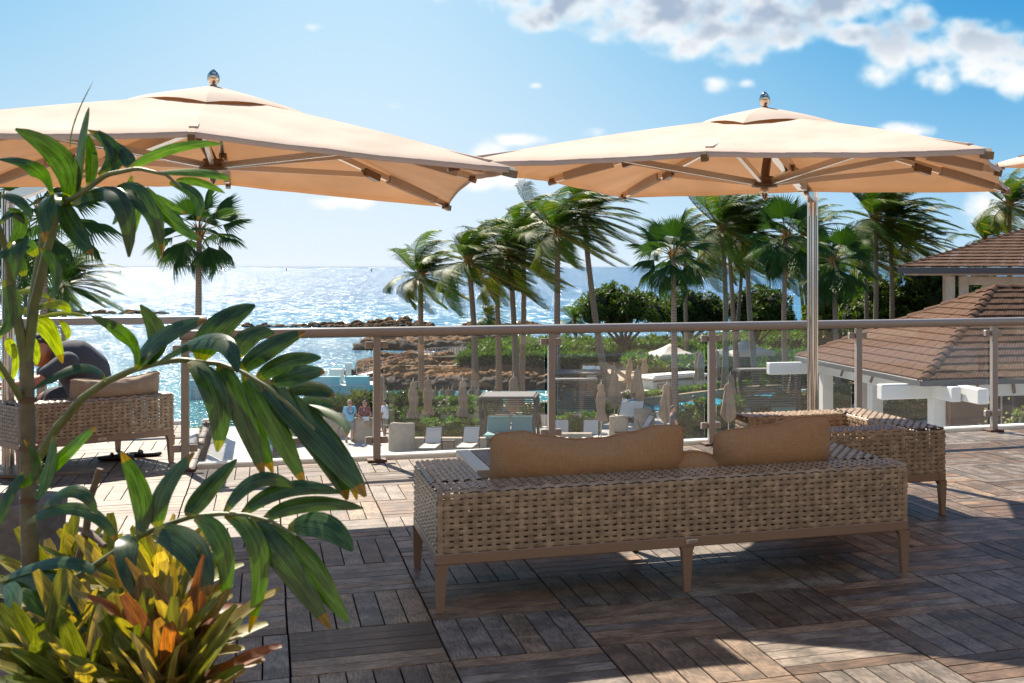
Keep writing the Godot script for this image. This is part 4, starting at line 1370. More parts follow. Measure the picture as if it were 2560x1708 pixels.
	cordy.call("tall strap leaved shrub behind the woman in red", 915, 1060, 36, 92, Color(0.045, 0.08, 0.02), Color(0.14, 0.16, 0.04))
	cordy.call("big dark strap leaved shrub right of the first railing post", 1005, 1058, 52, 98, k0 * 1.1, Color(0.09, 0.13, 0.035))
	cordy.call("strap leaved shrub left of the closed umbrella pair", 1050, 1055, 26, 66, k0, k1)
	# the flowering shrub on the slope at the right, beyond the last railing post
	var fb := at(2530, 1075, 22.0); fb.y = -2.4
	var fl := shrub("flowering_shrub", "shrub with pale flower heads at the right edge, outside the railing", fb, [[Vector3(0, 0.6, 0), Vector3(0.5, 0.6, 0.5)], [Vector3(0.35, 1.1, 0), Vector3(0.4, 0.5, 0.4)], [Vector3(-0.35, 0.25, 0), Vector3(0.35, 0.35, 0.35)]], 0.10, Color(0.12, 0.16, 0.05), Color(0.26, 0.30, 0.12), 0.35)
	var fx := []; var fc := []
	for k in 60:
		fx.append(Transform3D(Basis.from_euler(Vector3(rr(-1, 1), rr(0, 6), rr(-1, 1))).scaled(Vector3.ONE * 0.05), Vector3(rr(-0.5, 0.7), rr(0.4, 1.7), rr(-0.4, 0.4)))); fc.append(Color(0.55, 0.48, 0.40))
	many("flower_heads", sprig_mesh, M.leaf, fl, fx, fc)
	R.seed = 1234


# ---------------------------------------------------------------- buildings
func tiled_slope(o: Node3D, a: Vector3, b: Vector3, c: Vector3, d: Vector3, n: int, vis: bool) -> void:
	# a-b the eave, d-c the ridge; courses lap over each other, each a board of its own
	var nm := (b - a).cross(d - a).normalized()
	if nm.y < 0: nm = -nm
	for k in n:
		var t0 := float(k) / n; var t1 := minf(float(k + 1.25) / n, 1.0)
		var p0 := a.lerp(d, t0) + nm * 0.075; var p1 := b.lerp(c, t0) + nm * 0.075
		var q0 := a.lerp(d, t1) + nm * 0.012; var q1 := b.lerp(c, t1) + nm * 0.012
		var m := MB.new()
		var seg := maxi(1, int(p0.distance_to(p1) / 0.45))
		var drop := nm * -0.07
		for i in seg:
			var f0 := float(i) / seg; var f1 := float(i + 1) / seg
			var w := p0.distance_to(p1)
			var up := nm * (0.008 if (i + k) % 2 == 0 else 0.0)
			var e := [p0.lerp(p1, f0) + up, p0.lerp(p1, f1) + up, q0.lerp(q1, f1) + up, q0.lerp(q1, f0) + up]
			m.quad(e[0], e[1], e[2], e[3], nm, (f1 - f0) * w * 0.55, 0.6, Vector2(f0 * w * 0.55 + k * 0.37, k * 0.13))
			var fr := (d - a).normalized() * -1.0
			m.quad(e[0] + drop, e[1] + drop, e[1], e[0], fr, (f1 - f0) * w * 0.55, 0.05, Vector2(f0 * w * 0.55, 0.4))
		part("tile_course", m.done(), M.shake, o)


func caps(o: Node3D, a: Vector3, b: Vector3, n: int, w: float) -> void:
	var d := (b - a).normalized()
	var side := d.cross(Vector3.UP).normalized()
	var up := side.cross(d)
	for k in n:
		var p := a.lerp(b, float(k) / n) + up * 0.14; var q := a.lerp(b, (k + 1.12) / n) + up * 0.07
		var g := []
		for e in [p - up * 0.05, p, q]:
			var row := PackedVector3Array()
			for j in 7:
				var t := j / 3.0 - 1.0
				row.append(e + side * t * w - up * w * 0.55 * t * t)
			g.append(row)
		var m := MB.new(); m.sheet(g, Vector3.UP, false, 1.2, 0.5)
		part("hip_tile", m.done(), M.shake, o)


func make_buildings() -> void:
	var o := thing("pavilion", "open pavilion with a brown tiled hip roof and white beams, below the terrace at right", "building", Vector3(7.4, 0, -43.0), 0.28)
	var ey := -2.28
	var A := Vector3(0, ey, 0); var B := Vector3(20, ey, 0); var C := Vector3(20, ey, -12.3); var D := Vector3(0, ey, -12.3)
	var P := Vector3(6.1, 0.78, -6.15); var Q := Vector3(13.9, 0.78, -6.15)
	tiled_slope(o, D, A, P, P, 14, true)
	tiled_slope(o, A, B, Q, P, 14, true)
	tiled_slope(o, B, C, Q, Q, 8, false)
	tiled_slope(o, C, D, P, Q, 8, false)
	caps(o, A, P, 17, 0.21); caps(o, D, P, 12, 0.2); caps(o, P, Q, 12, 0.2)
	var gt := MB.new()
	gt.cbox(xf(Vector3(10, ey - 0.09, 0.06)), Vector3(20.2, 0.2, 0.14), 0.015); gt.cbox(xf(Vector3(-0.06, ey - 0.09, -6.15)), Vector3(0.139, 0.199, 12.4), 0.015)
	part("gutter", gt.done(), M.slate, o)
	var sf := MB.new(); sf.box(xf(Vector3(10, ey - 0.17, -6.15)), Vector3(19.8, 0.05, 12.1))
	part("soffit", sf.done(), M.white, o)
	for q in [[Vector3(0.9, -2.72, -5.6), Vector3(0.35, 0.5, 12.6)], [Vector3(9.0, -2.74, -1.0), Vector3(20.2, 0.5, 0.35)], [Vector3(1.35, -2.70, 0.25), Vector3(0.42, 0.5, 3.0)], [Vector3(0.4, -2.73, -1.05), Vector3(3.1, 0.52, 0.42)], [Vector3(-0.3, -2.73, -11.6), Vector3(2.6, 0.5, 0.42)]]:
		var bm := MB.new(); bm.cbox(xf(q[0]), q[1], 0.03)
		part("beam", bm.done(), M.white, o)
	for q in [[1.0, -1.0], [1.0, -6.3], [1.0, -11.5], [7.5, -1.0], [14.0, -1.0]]:
		var cm := MB.new(); cm.cbox(xf(Vector3(q[0], -4.34, q[1])), Vector3(0.48, 2.72, 0.48), 0.02)
		part("column", cm.done(), M.white, o)
	var dp := MB.new()
	dp.tube(PackedVector3Array([Vector3(2.0, -2.45, 0.1), Vector3(2.0, -2.62, 0.1), Vector3(1.9, -2.72, 0.0), Vector3(1.4, -2.78, -0.5), Vector3(1.32, -2.9, -0.62), Vector3(1.32, -5.65, -0.62)]), PackedFloat32Array([0.06, 0.06, 0.06, 0.06, 0.06, 0.06]), 10)
	part("downspout", dp.done(), M.copper, o)
	for q in [[0.55, -8.6], [0.55, -5.6], [0.55, -2.8]]:
		var lm := MB.new(); lm.cbox(xf(Vector3(q[0], -2.72, q[1]), 0.3, 0.5), Vector3(0.05, 0.32, 0.12), 0.01)
		part("hanging_lantern", lm.done(), M.copper, o)
	var l2 := MB.new(); l2.cbox(xf(Vector3(3.9, -2.72, -0.78), 0.3, 0, 0.15), Vector3(0.12, 0.36, 0.06), 0.01)
	part("hanging_lantern", l2.done(), M.copper, o)
	var dk_ := MB.new()
	dk_.box(xf(Vector3(6.0, -4.2, -7.5)), Vector3(0.3, 3.0, 6.0)); dk_.box(xf(Vector3(12.0, -4.2, -10.0)), Vector3(12.0, 3.0, 0.3))
	part("inner_wall", dk_.done(), M.copper, o)
	for k in 5:
		var fd := MB.new(); fd.cbox(xf(Vector3(3.2 + 0.22 * k, -4.3, -1.2 - 0.1 * (k % 2)), 0.5 if k % 2 else -0.5), Vector3(0.06, 2.6, 0.5), 0.005)
		part("folding_door", fd.done(), M.slate if k != 2 else M.cream, o)
	for k in 4:
		var fd := MB.new(); fd.cbox(xf(Vector3(1.3, -4.3, -7.6 - 0.25 * k), 0.4 if k % 2 else -0.4), Vector3(0.5, 2.6, 0.06), 0.005)
		part("folding_door", fd.done(), M.slate if k % 2 else M.rail, o)
	var pw := MB.new(); pw.cbox(xf(Vector3(1.0, -5.2, -3.9)), Vector3(0.3, 1.0, 3.0), 0.02)
	part("low_wall", pw.done(), M.cream, o)

	var u := thing("upper_building", "cream building with a brown tiled roof and dark gutter at the right edge", "building", Vector3(10.0, 0, -65.0), -0.17)
	var y0 := 1.58
	tiled_slope(u, Vector3(0, y0, 0), Vector3(26, y0, 0), Vector3(17, y0 + 2.75, -9), Vector3(9, y0 + 2.75, -9), 16, true)
	tiled_slope(u, Vector3(0, y0, -18), Vector3(0, y0, 0), Vector3(9, y0 + 2.75, -9), Vector3(9, y0 + 2.75, -9), 12, true)
	caps(u, Vector3(0, y0, 0), Vector3(9, y0 + 2.75, -9), 26, 0.16)
	var g2 := MB.new()
	g2.cbox(xf(Vector3(13, y0 - 0.17, 0.02)), Vector3(26.3, 0.32, 0.18), 0.02); g2.cbox(xf(Vector3(-0.06, y0 - 0.17, -9.1)), Vector3(0.18, 0.319, 18.0), 0.02)
	part("gutter", g2.done(), M.slate, u)
	var s2 := MB.new(); s2.box(xf(Vector3(13, y0 - 0.38, -9.0)), Vector3(25.4, 0.1, 17.4))
	part("soffit", s2.done(), M.cream, u)
	for q in [[2.55, -1.0, 0.5, 0.5], [3.25, -1.35, 0.5, 0.5], [2.55, -9.0, 0.5, 0.5]]:
		var cm := MB.new(); cm.cbox(xf(Vector3(q[0], -2.28, q[1])), Vector3(q[2], 6.8, q[3]), 0.02)
		part("column", cm.done(), M.cream, u)
	var lt := MB.new(); lt.cbox(xf(Vector3(10.0, 0.88, -1.36)), Vector3(13.4, 0.44, 0.45), 0.015)
	part("lintel", lt.done(), M.cream, u)
	var wl := MB.new(); wl.cbox(xf(Vector3(14.2, -2.5, -1.42)), Vector3(20.0, 6.32, 0.4), 0.015)
	part("wall", wl.done(), M.cream, u)

	# the hotel behind the camera: it shades the terrace from the northern sky and throws warm light back
	var h := thing("hotel_facade", "pale hotel wall with tall openings behind the terrace", "building", dk(1.0, -4.2, 0.0), TH)
	for k in 9:
		var pm := MB.new(); pm.cbox(xf(Vector3(-16 + 4.0 * k, 2.2, 0)), Vector3(1.5, 4.4, 0.6), 0.03)
		part("pier", pm.done(), M.facade, h)
	var up := MB.new(); up.cbox(xf(Vector3(0, 8.4, 0.02)), Vector3(34, 8.0, 0.7), 0.03)
	part("wall", up.done(), M.facade, h)
	var bk := MB.new(); bk.box(xf(Vector3(0, 2.2, 3.0)), Vector3(34, 4.4, 0.3)); bk.box(xf(Vector3(0, -0.1, 2.6)), Vector3(34, 0.2, 5.2))
	part("room_behind", bk.done(), M.base_wood, h)


# ---------------------------------------------------------------- pool terrace
func curved_wall(label: String, u: float, v: float, wpx: float, hpx: float, flip: float, rail: bool) -> void:
	var b := on(u, v, POOL); var k := -b.z / F
	var r := wpx * k * 0.5 / sin(1.2); var h := hpx * k
	var o := thing("curved_wall", label, "wall", b, 0.0, "curved concrete walls of the pool terrace")
	var outer := []; var rows := []
	for i in 17:
		var a := lerpf(-1.2, 1.2, i / 16.0)
		var top := h * (1.0 - 0.20 * pow(maxf(a * flip / 1.2 - 0.4, 0.0) / 0.6, 2.0) - 0.03 * (1.0 - a * flip / 1.2))
		var s := Vector3(sin(a), 0, cos(a)); var c := Vector3(0, 0, -r * cos(1.2))
		rows.append(PackedVector3Array([c + s * r, c + s * r + Vector3(0, top * 0.5, 0), c + s * r + Vector3(0, top - 0.05, 0), c + s * (r - 0.03) + Vector3(0, top, 0), c + s * (r - 0.13) + Vector3(0, top, 0), c + s * (r - 0.16) + Vector3(0, top - 0.05, 0), c + s * (r - 0.16)]))
	var m := MB.new(); m.sheet(rows, Vector3.ZERO)
	for e in [0, 16]:
		var rw: PackedVector3Array = rows[e]
		var nn := Vector3(-1 if e == 0 else 1, 0, -0.4).normalized()
		for i in range(1, 6): m.tri(rw[0], rw[i], rw[i + 1], nn, nn, nn)
	part("shell", m.done(), M.conc, o)
	var lb := MB.new(); lb.cbox(xf(Vector3(r * 0.8 * sin(flip), h * 0.30, r * cos(flip) - r * cos(1.2) + 0.0), flip), Vector3(0.08, 0.14, 0.03), 0.01)
	part("step_light", lb.done(), M.slate, o)
	if rail:
		var e := Vector3(r * sin(1.15 * signf(flip)), h * 0.86, r * cos(1.15) - r * cos(1.2))
		var t := MB.new()
		t.tube(PackedVector3Array([e + Vector3(-0.25 * flip, 0.0, 0.16), e + Vector3(0.15 * flip, 0.02, 0.1), e + Vector3(0.4 * flip, -0.12, 0.05), e + Vector3(0.52 * flip, -0.45, 0.05), e + Vector3(0.45 * flip, -0.8, 0.05)]), PackedFloat32Array([0.02, 0.022, 0.022, 0.022, 0.02]), 6)
		t.rod(e + Vector3(-0.1 * flip, 0, 0.14), e + Vector3(-0.1 * flip, -0.16, 0.06), 0.018, 0.018, 6)
		part("handrail", t.done(), M.slate, o)


func make_lounger() -> Node3D:
	# head end at -z, foot end at +z
	var o := thing("sun_lounger", "", "sun lounger", Vector3.ZERO, 0.0, "sun loungers on the pool terrace")
	var fr := MB.new()
	for s in [-1.0, 1.0]:
		fr.bar(Vector3(s * 0.33, 0.33, -0.35), Vector3(s * 0.33, 0.33, 1.0), 0.035, 0.05)
		fr.bar(Vector3(s * 0.33, 0.34, -0.35), Vector3(s * 0.33, 0.98, -0.75), 0.03, 0.04)
	fr.bar(Vector3(-0.33, 0.33, 1.0), Vector3(0.33, 0.33, 1.0), 0.035, 0.05)
	fr.tube(PackedVector3Array([Vector3(-0.33, 0.98, -0.75), Vector3(-0.2, 0.95, -0.735), Vector3(0, 0.935, -0.73), Vector3(0.2, 0.95, -0.735), Vector3(0.33, 0.98, -0.75)]), PackedFloat32Array([0.02, 0.02, 0.02, 0.02, 0.02]), 6)
	part("frame", fr.done(), M.slat, o)
	for q in [[-1, 0.85], [1, 0.85], [-1, -0.5], [1, -0.5]]:
		var lg := MB.new(); lg.bar(Vector3(q[0] * 0.31, 0.31, q[1]), Vector3(q[0] * 0.33, 0.0, q[1] + 0.06 * signf(q[1])), 0.03, 0.03)
		part("leg", lg.done(), M.slat, o)
	var g := [PackedVector3Array(), PackedVector3Array(), PackedVector3Array(), PackedVector3Array()]
	for j in 5:
		var x := -0.30 + 0.15 * j; var sg := 0.03 * sin(PI * j / 4.0)
		for i in 4: g[i].append(Vector3(x, 0.355 - sg, [0.98, 0.55, 0.1, -0.34][i]))
	var st := MB.new(); st.sheet(g, Vector3.UP)
	part("seat", st.done(), M.sling, o)
	var g2 := [PackedVector3Array(), PackedVector3Array(), PackedVector3Array()]
	for j in 5:
		var x := -0.30 + 0.15 * j; var sg := 0.035 * sin(PI * j / 4.0)
		for i in 3: g2[i].append(Vector3(x, [0.37, 0.66, 0.93][i], [-0.345, -0.53, -0.70][i] - sg))
	var bk := MB.new(); bk.sheet(g2, Vector3.BACK)
	part("backrest", bk.done(), M.sling_grey, o)
	return o


func make_closed_umbrella(kind: int) -> Node3D:
	R.seed = 50 + kind
	var o := thing("closed_umbrella", "", "umbrella", Vector3.ZERO, 0.0, "closed tan umbrellas of the pool and beach")
	var g := []
	var prof := [[0.02, 2.42], [0.11, 2.36], [0.13, 2.18], [0.10, 2.12], [0.14, 2.05], [0.19, 1.75], [0.16, 1.45], [0.15, 1.30], [0.19, 1.12], [0.25, 0.92], [0.24, 0.86]]
	if kind == 1: prof = [[0.02, 2.42], [0.10, 2.38], [0.16, 2.2], [0.15, 2.1], [0.16, 2.0], [0.22, 1.7], [0.28, 1.35], [0.31, 1.15], [0.27, 1.0], [0.12, 0.82], [0.08, 0.8]]
	for i in prof.size():
		var row := PackedVector3Array()
		for j in 33:
			var a := TAU * (j % 32) / 32.0
			var fold := 1.0 + 0.22 * cos(a * 8.0 + 0.4 * i * 0.3) + 0.10 * N.get_noise_2d(j % 32 * 30.0, i * 60.0 + kind * 500.0)
			row.append(Vector3(cos(a), 0, sin(a)) * prof[i][0] * fold + Vector3(0.02 * sin(i * 1.3 + kind), prof[i][1], 0))
		g.append(row)
	var m := MB.new(); m.sheet(g, Vector3.ZERO, true)
	part("folded_canopy", m.done(), M.closed, o)
	var p := MB.new(); p.rod(Vector3(0, 0, 0), Vector3(0, 2.5, 0), 0.025, 0.022, 8); p.rod(Vector3(0, 2.48, 0), Vector3(0, 2.6, 0), 0.018, 0.006, 6)
	part("pole", p.done(), M.steel, o)
	var b := MB.new(); b.lathe(xf(Vector3.ZERO), [[0.0, 0.09], [0.10, 0.085], [0.24, 0.05], [0.26, 0.0], [0.0, 0.0]], 16)
	part("base", b.done(), M.conc, o)
	return o


func make_cabana() -> Node3D:
	var o := thing("cabana", "", "cabana", Vector3.ZERO, 0.0, "slatted dark cabanas")
	for q in [[-1, 1], [1, 1], [-1, -1], [1, -1]]:
		var p := PackedVector3Array(); var r := PackedFloat32Array()
		for i in 9:
			p.append(Vector3(q[0] * (1.08 + 0.03 * sin(i * 1.2)), 0.25 * i, q[1] * (0.72 - 0.02 * i))); r.append(0.075)
		var m := MB.new(); m.tube(p, r, 6)
		part("post", m.done(), M.slat, o)
	var rf := MB.new()
	for s in [-1.0, 1.0]:
		rf.bar(Vector3(s * 1.12, 2.05, -0.75), Vector3(s * 1.12, 1.98, 0.85), 0.07, 0.09)
		rf.bar(Vector3(-1.15, 2.03 if s < 0 else 1.99, s * 0.78), Vector3(1.15, 2.03 if s < 0 else 1.99, s * 0.78), 0.07, 0.08)
	part("roof_frame", rf.done(), M.slat, o)
	var pn := MB.new(); pn.cbox(xf(Vector3(0, 2.07, 0.03), 0, 0.045), Vector3(2.1, 0.03, 1.45), 0.006)
	part("roof_panel", pn.done(), M.roof_cloth, o)
	for k in 14:
		var s := MB.new(); s.cbox(xf(Vector3(0, 0.75 + 0.09 * k, -0.70)), Vector3(2.12, 0.046, 0.03), 0.004)
		part("slat", s.done(), M.slat, o)
	var bs := MB.new(); bs.cbox(xf(Vector3(0, 0.17, 0.05)), Vector3(2.0, 0.30, 1.35), 0.02)
	part("daybed_base", bs.done(), M.slat, o)
	for s in [-1.0, 1.0]:
		var mt := MB.new(); mt.cbox(xf(Vector3(s * 0.5, 0.41, 0.1)), Vector3(0.98, 0.17, 1.25), 0.04)
		part("mattress", mt.done(), M.teal, o)
		var bk := MB.new(); bk.cbox(xf(Vector3(s * 0.5, 0.78, -0.46), 0, -0.3), Vector3(0.97, 0.72, 0.14), 0.05)
		part("back_cushion", bk.done(), M.teal, o)
	return o


func make_pool() -> void:
	R.seed = 91
	M.pool = mat(Color(0.02, 0.40, 0.60), 0.06)
	M.pool.normal_enabled = true; M.pool.normal_texture = ripples(0.03, 7.0, 12); M.pool.uv1_scale = Vector3(0.18, 0.18, 1)
	var pool := [[-3.7, 67.6], [-2.3, 69.2], [-1.4, 70.2], [0.2, 71.6], [2.9, 74.2], [6.5, 74.5], [8.0, 70.5], [5.6, 66.0], [3.4, 64.0], [1.0, 62.5], [-1.1, 61.6], [-2.6, 63.2]]
	struct("pool_water", poly_mesh(pool, POOL + 0.012), M.pool)
	var cp := MB.new()
	for i in pool.size():
		var a: Array = pool[i]; var b: Array = pool[(i + 1) % pool.size()]
		cp.bar(Vector3(a[0], POOL + 0.03, -a[1]), Vector3(b[0], POOL + 0.03, -b[1]), 0.32, 0.08)
	struct("pool_coping", cp.done(), M.paving)
	var spa := []
	for k in 16: spa.append([-12.6 + 1.5 * cos(TAU * k / 16), 62.5 + 1.2 * sin(TAU * k / 16)])
	struct("spa_water", poly_mesh(spa, POOL + 0.15), M.pool)
	var sr := MB.new(); sr.lathe(Transform3D(Basis.from_scale(Vector3(1.5, 1, 1.2)), Vector3(-12.6, POOL, -62.5)), [[1.0, 0.12], [1.0, 0.2], [1.16, 0.2], [1.16, 0.0]], 32)
	solo("spa_rim", sr.done(), M.paving, "round raised rim of the small spa pool behind the loungers", "pool rim")
	var lw := thing("low_wall", "long low tan wall curving along the far side of the pool", "wall")
	var pts := [[1500, 1009], [1560, 1002], [1599, 996], [1697, 986], [1761, 978], [1853, 968], [1912, 964], [1990, 960]]
	var wm := MB.new()
	for i in pts.size() - 1:
		var a := on(pts[i][0], pts[i][1], -5.3); var b := on(pts[i + 1][0], pts[i + 1][1], -5.3)
		wm.bar(a + Vector3(0, -0.2, 0), b + Vector3(0, -0.2, 0), 0.3, 0.42)
	M.tan_wall = textured(mat(Color(0.46, 0.33, 0.21), 0.9), T.rough, 0.5, true)
	part("wall", wm.done(), M.tan_wall, lw)
	var pl := [["pale planter box on the pool terrace behind the left loungers", 690, 1140, 60], ["long low planter wall behind the two nearest grey loungers", 1120, 1124, 190], ["low planter wall right of the leaning closed umbrella", 1440, 1112, 80]]
	for q in pl:
		var b := on(q[1], q[2], POOL); var k := -b.z / F
		var m := MB.new(); m.cbox(xf(Vector3(0, 0.24, 0)), Vector3(q[3] * k, 0.48, 0.4), 0.02)
		solo("planter", m.done(), M.conc, q[0], "planter", xf(b))
	curved_wall("curved concrete wall at the left, behind the man in blue", 838, 1092, 60, 62, 1.0, true)
	curved_wall("curved concrete wall between the man in blue and the woman in red", 905, 1103, 58, 62, -1.0, true)
	curved_wall("large curved concrete wall right of the first railing post", 1004, 1127, 66, 74, -1.0, true)
	curved_wall("curved concrete wall just above the long pillow's right part", 1547, 1098, 48, 62, 1.0, true)
	curved_wall("tallest curved concrete wall, in front of the pool", 1611, 1086, 52, 68, 1.0, true)
	curved_wall("narrow curved concrete wall behind the thin palm trunk", 1692, 1106, 32, 62, 1.0, false)
	var lo := make_lounger()
	var spots := [[1078, 1134, 0.05, "grey sun lounger right of the large curved wall"], [1172, 1132, 0.0, "grey sun lounger just left of the teal cabana"], [1067, 1086, 3.1, "sun lounger back with a dark curved top bar, leftmost behind the hedge"], [1128, 1085, 3.1, "sun lounger back behind the hedge, second from the left"], [1192, 1085, 3.15, "sun lounger back behind the hedge, beside the cabana post"], [1262, 1080, 3.1, "sun lounger back seen through the teal cabana's slats"], [1375, 1085, 3.1, "sun lounger back partly behind the second railing post"], [1442, 1082, 3.1, "sun lounger back with dark curved top bar beside a dark side table"], [1402, 1112, 0.1, "sun lounger top edge showing right of the second railing post"], [1476, 1112, 0.05, "sun lounger top edge showing left of the leaning closed umbrella"], [1590, 1096, -1.2, "sun lounger seen from the side between two curved walls"], [660, 1150, 1.3, "white sun lounger at the left, behind the foreground palm's leaves"], [700, 1120, 2.6, "raised sun lounger at the water's edge on the left"]]
	for k in spots.size():
		var q: Array = spots[k]
		var b := on(q[0], q[1], POOL)
		if k == 0:
			lo.transform = Transform3D(Basis(Vector3.UP, q[2]), b); lo.set_meta("label", q[3])
		else:
			dup(lo, b, q[2], q[3])
	var tw := [[1484, 1046, 0.6, "towel covered lounger beside the dark cabana"], [1553, 1056, 0.5, "white towel lounger with the person in white"], [1580, 1054, 0.3, "white towel lounger with the woman in teal"]]
	for q in tw:
		var t := dup(lo, on(q[0], q[1], POOL), q[2] + PI, q[3])
		var m := MB.new()
		var g := []
		for i in 6:
			var row := PackedVector3Array()
			for j in 5: row.append(Vector3(-0.36 + 0.18 * j, [0.40, 0.7, 1.01, 1.03, 0.72, 0.30][i] + 0.02 * sin(j * 2.0 + i), [-0.33, -0.50, -0.72, -0.80, -0.66, -0.52][i]))
			g.append(row)
		m.sheet(g, Vector3.BACK)
		solo("towel", m.done(), M.towel, "white towel over the " + ["lounger beside the dark cabana", "lounger of the person in white", "lounger of the woman in teal"][tw.find(q)], "towel", t.transform)
	var sk := [["small dark side table between the two nearest grey loungers", 1123, 1126], ["small dark side table behind the hedge near the second post", 1415, 1090]]
	for q in sk:
		var so := thing("side_table", q[0], "side table", on(q[1], q[2], POOL))
		var m := MB.new(); m.cbox(xf(Vector3(0, 0.40, 0)), Vector3(0.52, 0.04, 0.45), 0.005)
		part("top", m.done(), M.slat, so)
		for s in 4:
			var l := MB.new(); l.bar(Vector3((s % 2 - 0.5) * 0.46, 0, (s / 2 - 0.5) * 0.4), Vector3((s % 2 - 0.5) * 0.46, 0.38, (s / 2 - 0.5) * 0.4), 0.035, 0.035)
			part("leg", l.done(), M.slat, so)
	var ca := make_cabana()
	var cs := [[1274, 1112, 0.03, 1.0, "teal cushioned cabana with open dark slats behind the long pillow"], [1432, 1058, 3.3, 1.0, "dark cabana seen from its back, right of the second post"], [1440, 1040, 0.2, 1.05, "flat roofed dark cabana behind the other dark cabana"], [622, 1160, 0.05, 1.05, "cabana at the left with a person lying on its teal bed"], [1917, 1062, 3.3, 1.25, "broad flat roofed cabana beyond the pool shrubs, left of the mast"]]
	for k in cs.size():
		var q: Array = cs[k]
		if k == 0:
			ca.transform = Transform3D(Basis(Vector3.UP, q[2]), on(q[0], q[1], POOL)); ca.set_meta("label", q[4])
		else: dup(ca, on(q[0], q[1], POOL), q[2], q[4], q[3])
	var rp := MB.new(); rp.cbox(xf(Vector3(0, 0.2, 0), 0, 0, 0.1), Vector3(0.5, 0.4, 0.16), 0.06)
	solo("red_cushion", rp.done(), mat(Color(0.45, 0.03, 0.03), 0.8), "red cushion standing in the left cabana", "cushion", xf(on(585, 1160, POOL) + Vector3(0.1, 0.75, -0.35)))
	var us := [make_closed_umbrella(0), make_closed_umbrella(1)]
	var cu := [[0, 1033, 1095, POOL, "tall closed umbrella leftmost of the row behind the curved wall"], [0, 1070, 1087, POOL, "closed umbrella second from left, in front of the strap leaved shrub"], [0, 1157, 1092, POOL, "closed umbrella between the two grey loungers' hedge"], [1, 1284, 1078, POOL, "closed umbrella behind the teal cabana's roof"], [0, 954, 1078, POOL, "brownish closed umbrella just behind the first railing post"], [0, 1503, 1104, POOL, "flared closed umbrella left of the curved wall above the pillow"], [1, 1536, 1064, POOL, "closed umbrella beside the leaning palm's trunk"], [0, 1535, 1040, POOL, "closed umbrella top right behind another by the leaning trunk"], [1, 1594, 1048, POOL, "closed umbrella behind the woman in teal"], [1, 1667, 1106, POOL, "pale closed umbrella left of the thin palm trunk in front of the pool"], [1, 1826, 1070, POOL, "closed umbrella over the pool's right arm, behind the pale one"], [1, 1821, 1102, POOL, "pale closed umbrella between the shrubs right of the middle post"], [1, 1985, 1040, POOL, "pale closed umbrella near the chrome mast"], [0, 1565, 1000, -6.6, "leaning small closed umbrella on the sand left of the van"], [0, 1612, 995, -6.6, "small closed umbrella right at the van's left end"], [0, 1478, 1030, -6.9, "small closed umbrella on the beach above the dark cabana"], [0, 1089, 1105, -7.0, "small umbrella tip on the beach, first of the far group"], [0, 1107, 1108, -7.0, "small umbrella tip on the beach, second of the far group"], [0, 1121, 1100, -7.0, "taller umbrella tip on the beach, third of the far group"], [0, 1130, 1104, -7.0, "small umbrella tip on the beach, last of the far group"], [0, 1177, 1102, -7.0, "small umbrella tip left of the palm behind the teal cabana"], [0, 1197, 1104, -7.0, "small umbrella tip right beside the teal cabana's post"], [0, 1236, 1094, -7.0, "small umbrella tip above the teal cabana's roof"], [0, 1745, 985, POOL, "small closed umbrella in the green right of the van"], [0, 1752, 990, POOL, "smaller closed umbrella beside it right of the van"], [0, 1792, 980, POOL, "small closed umbrella left of the white tent"]]
	var used := [false, false]
	for q in cu:
		var b := on(q[1], q[2], q[3])
		if q[3] < -6.0: b = at(q[1], 0, 80.0 if q[1] > 1500 else (70.0 if q[1] > 1400 else 64.0)); 
		b.y = q[3]
		var lean := 0.12 if q[1] == 1565 else 0.0
		if not used[q[0]]:
			used[q[0]] = true; us[q[0]].transform = xf(b); us[q[0]].set_meta("label", q[4])
		else:
			var e := dup(us[q[0]], b, rr(0, 6), q[4])
			if lean > 0.0: e.rotation.z = lean
	for e in [0, 1]:
		var hb := on([1600, 1690][e], [1048, 1056][e], POOL)
		var m := MB.new()
		for s in [0.0, 0.55]:
			m.tube(PackedVector3Array([hb + Vector3(-0.5, 0, s) , hb + Vector3(-0.4, 0.6, s), hb + Vector3(0.1, 0.85, s), hb + Vector3(0.6, 0.65, s), hb + Vector3(0.8, 0.1, s)]), PackedFloat32Array([0.025, 0.025, 0.025, 0.025, 0.025]), 6)
		solo("pool_handrail", m.done(), M.slate, ["curved dark handrail at the pool steps behind the tallest curved wall", "dark curved handrail at the pool's near edge by the palm trunk"][e], "handrail")


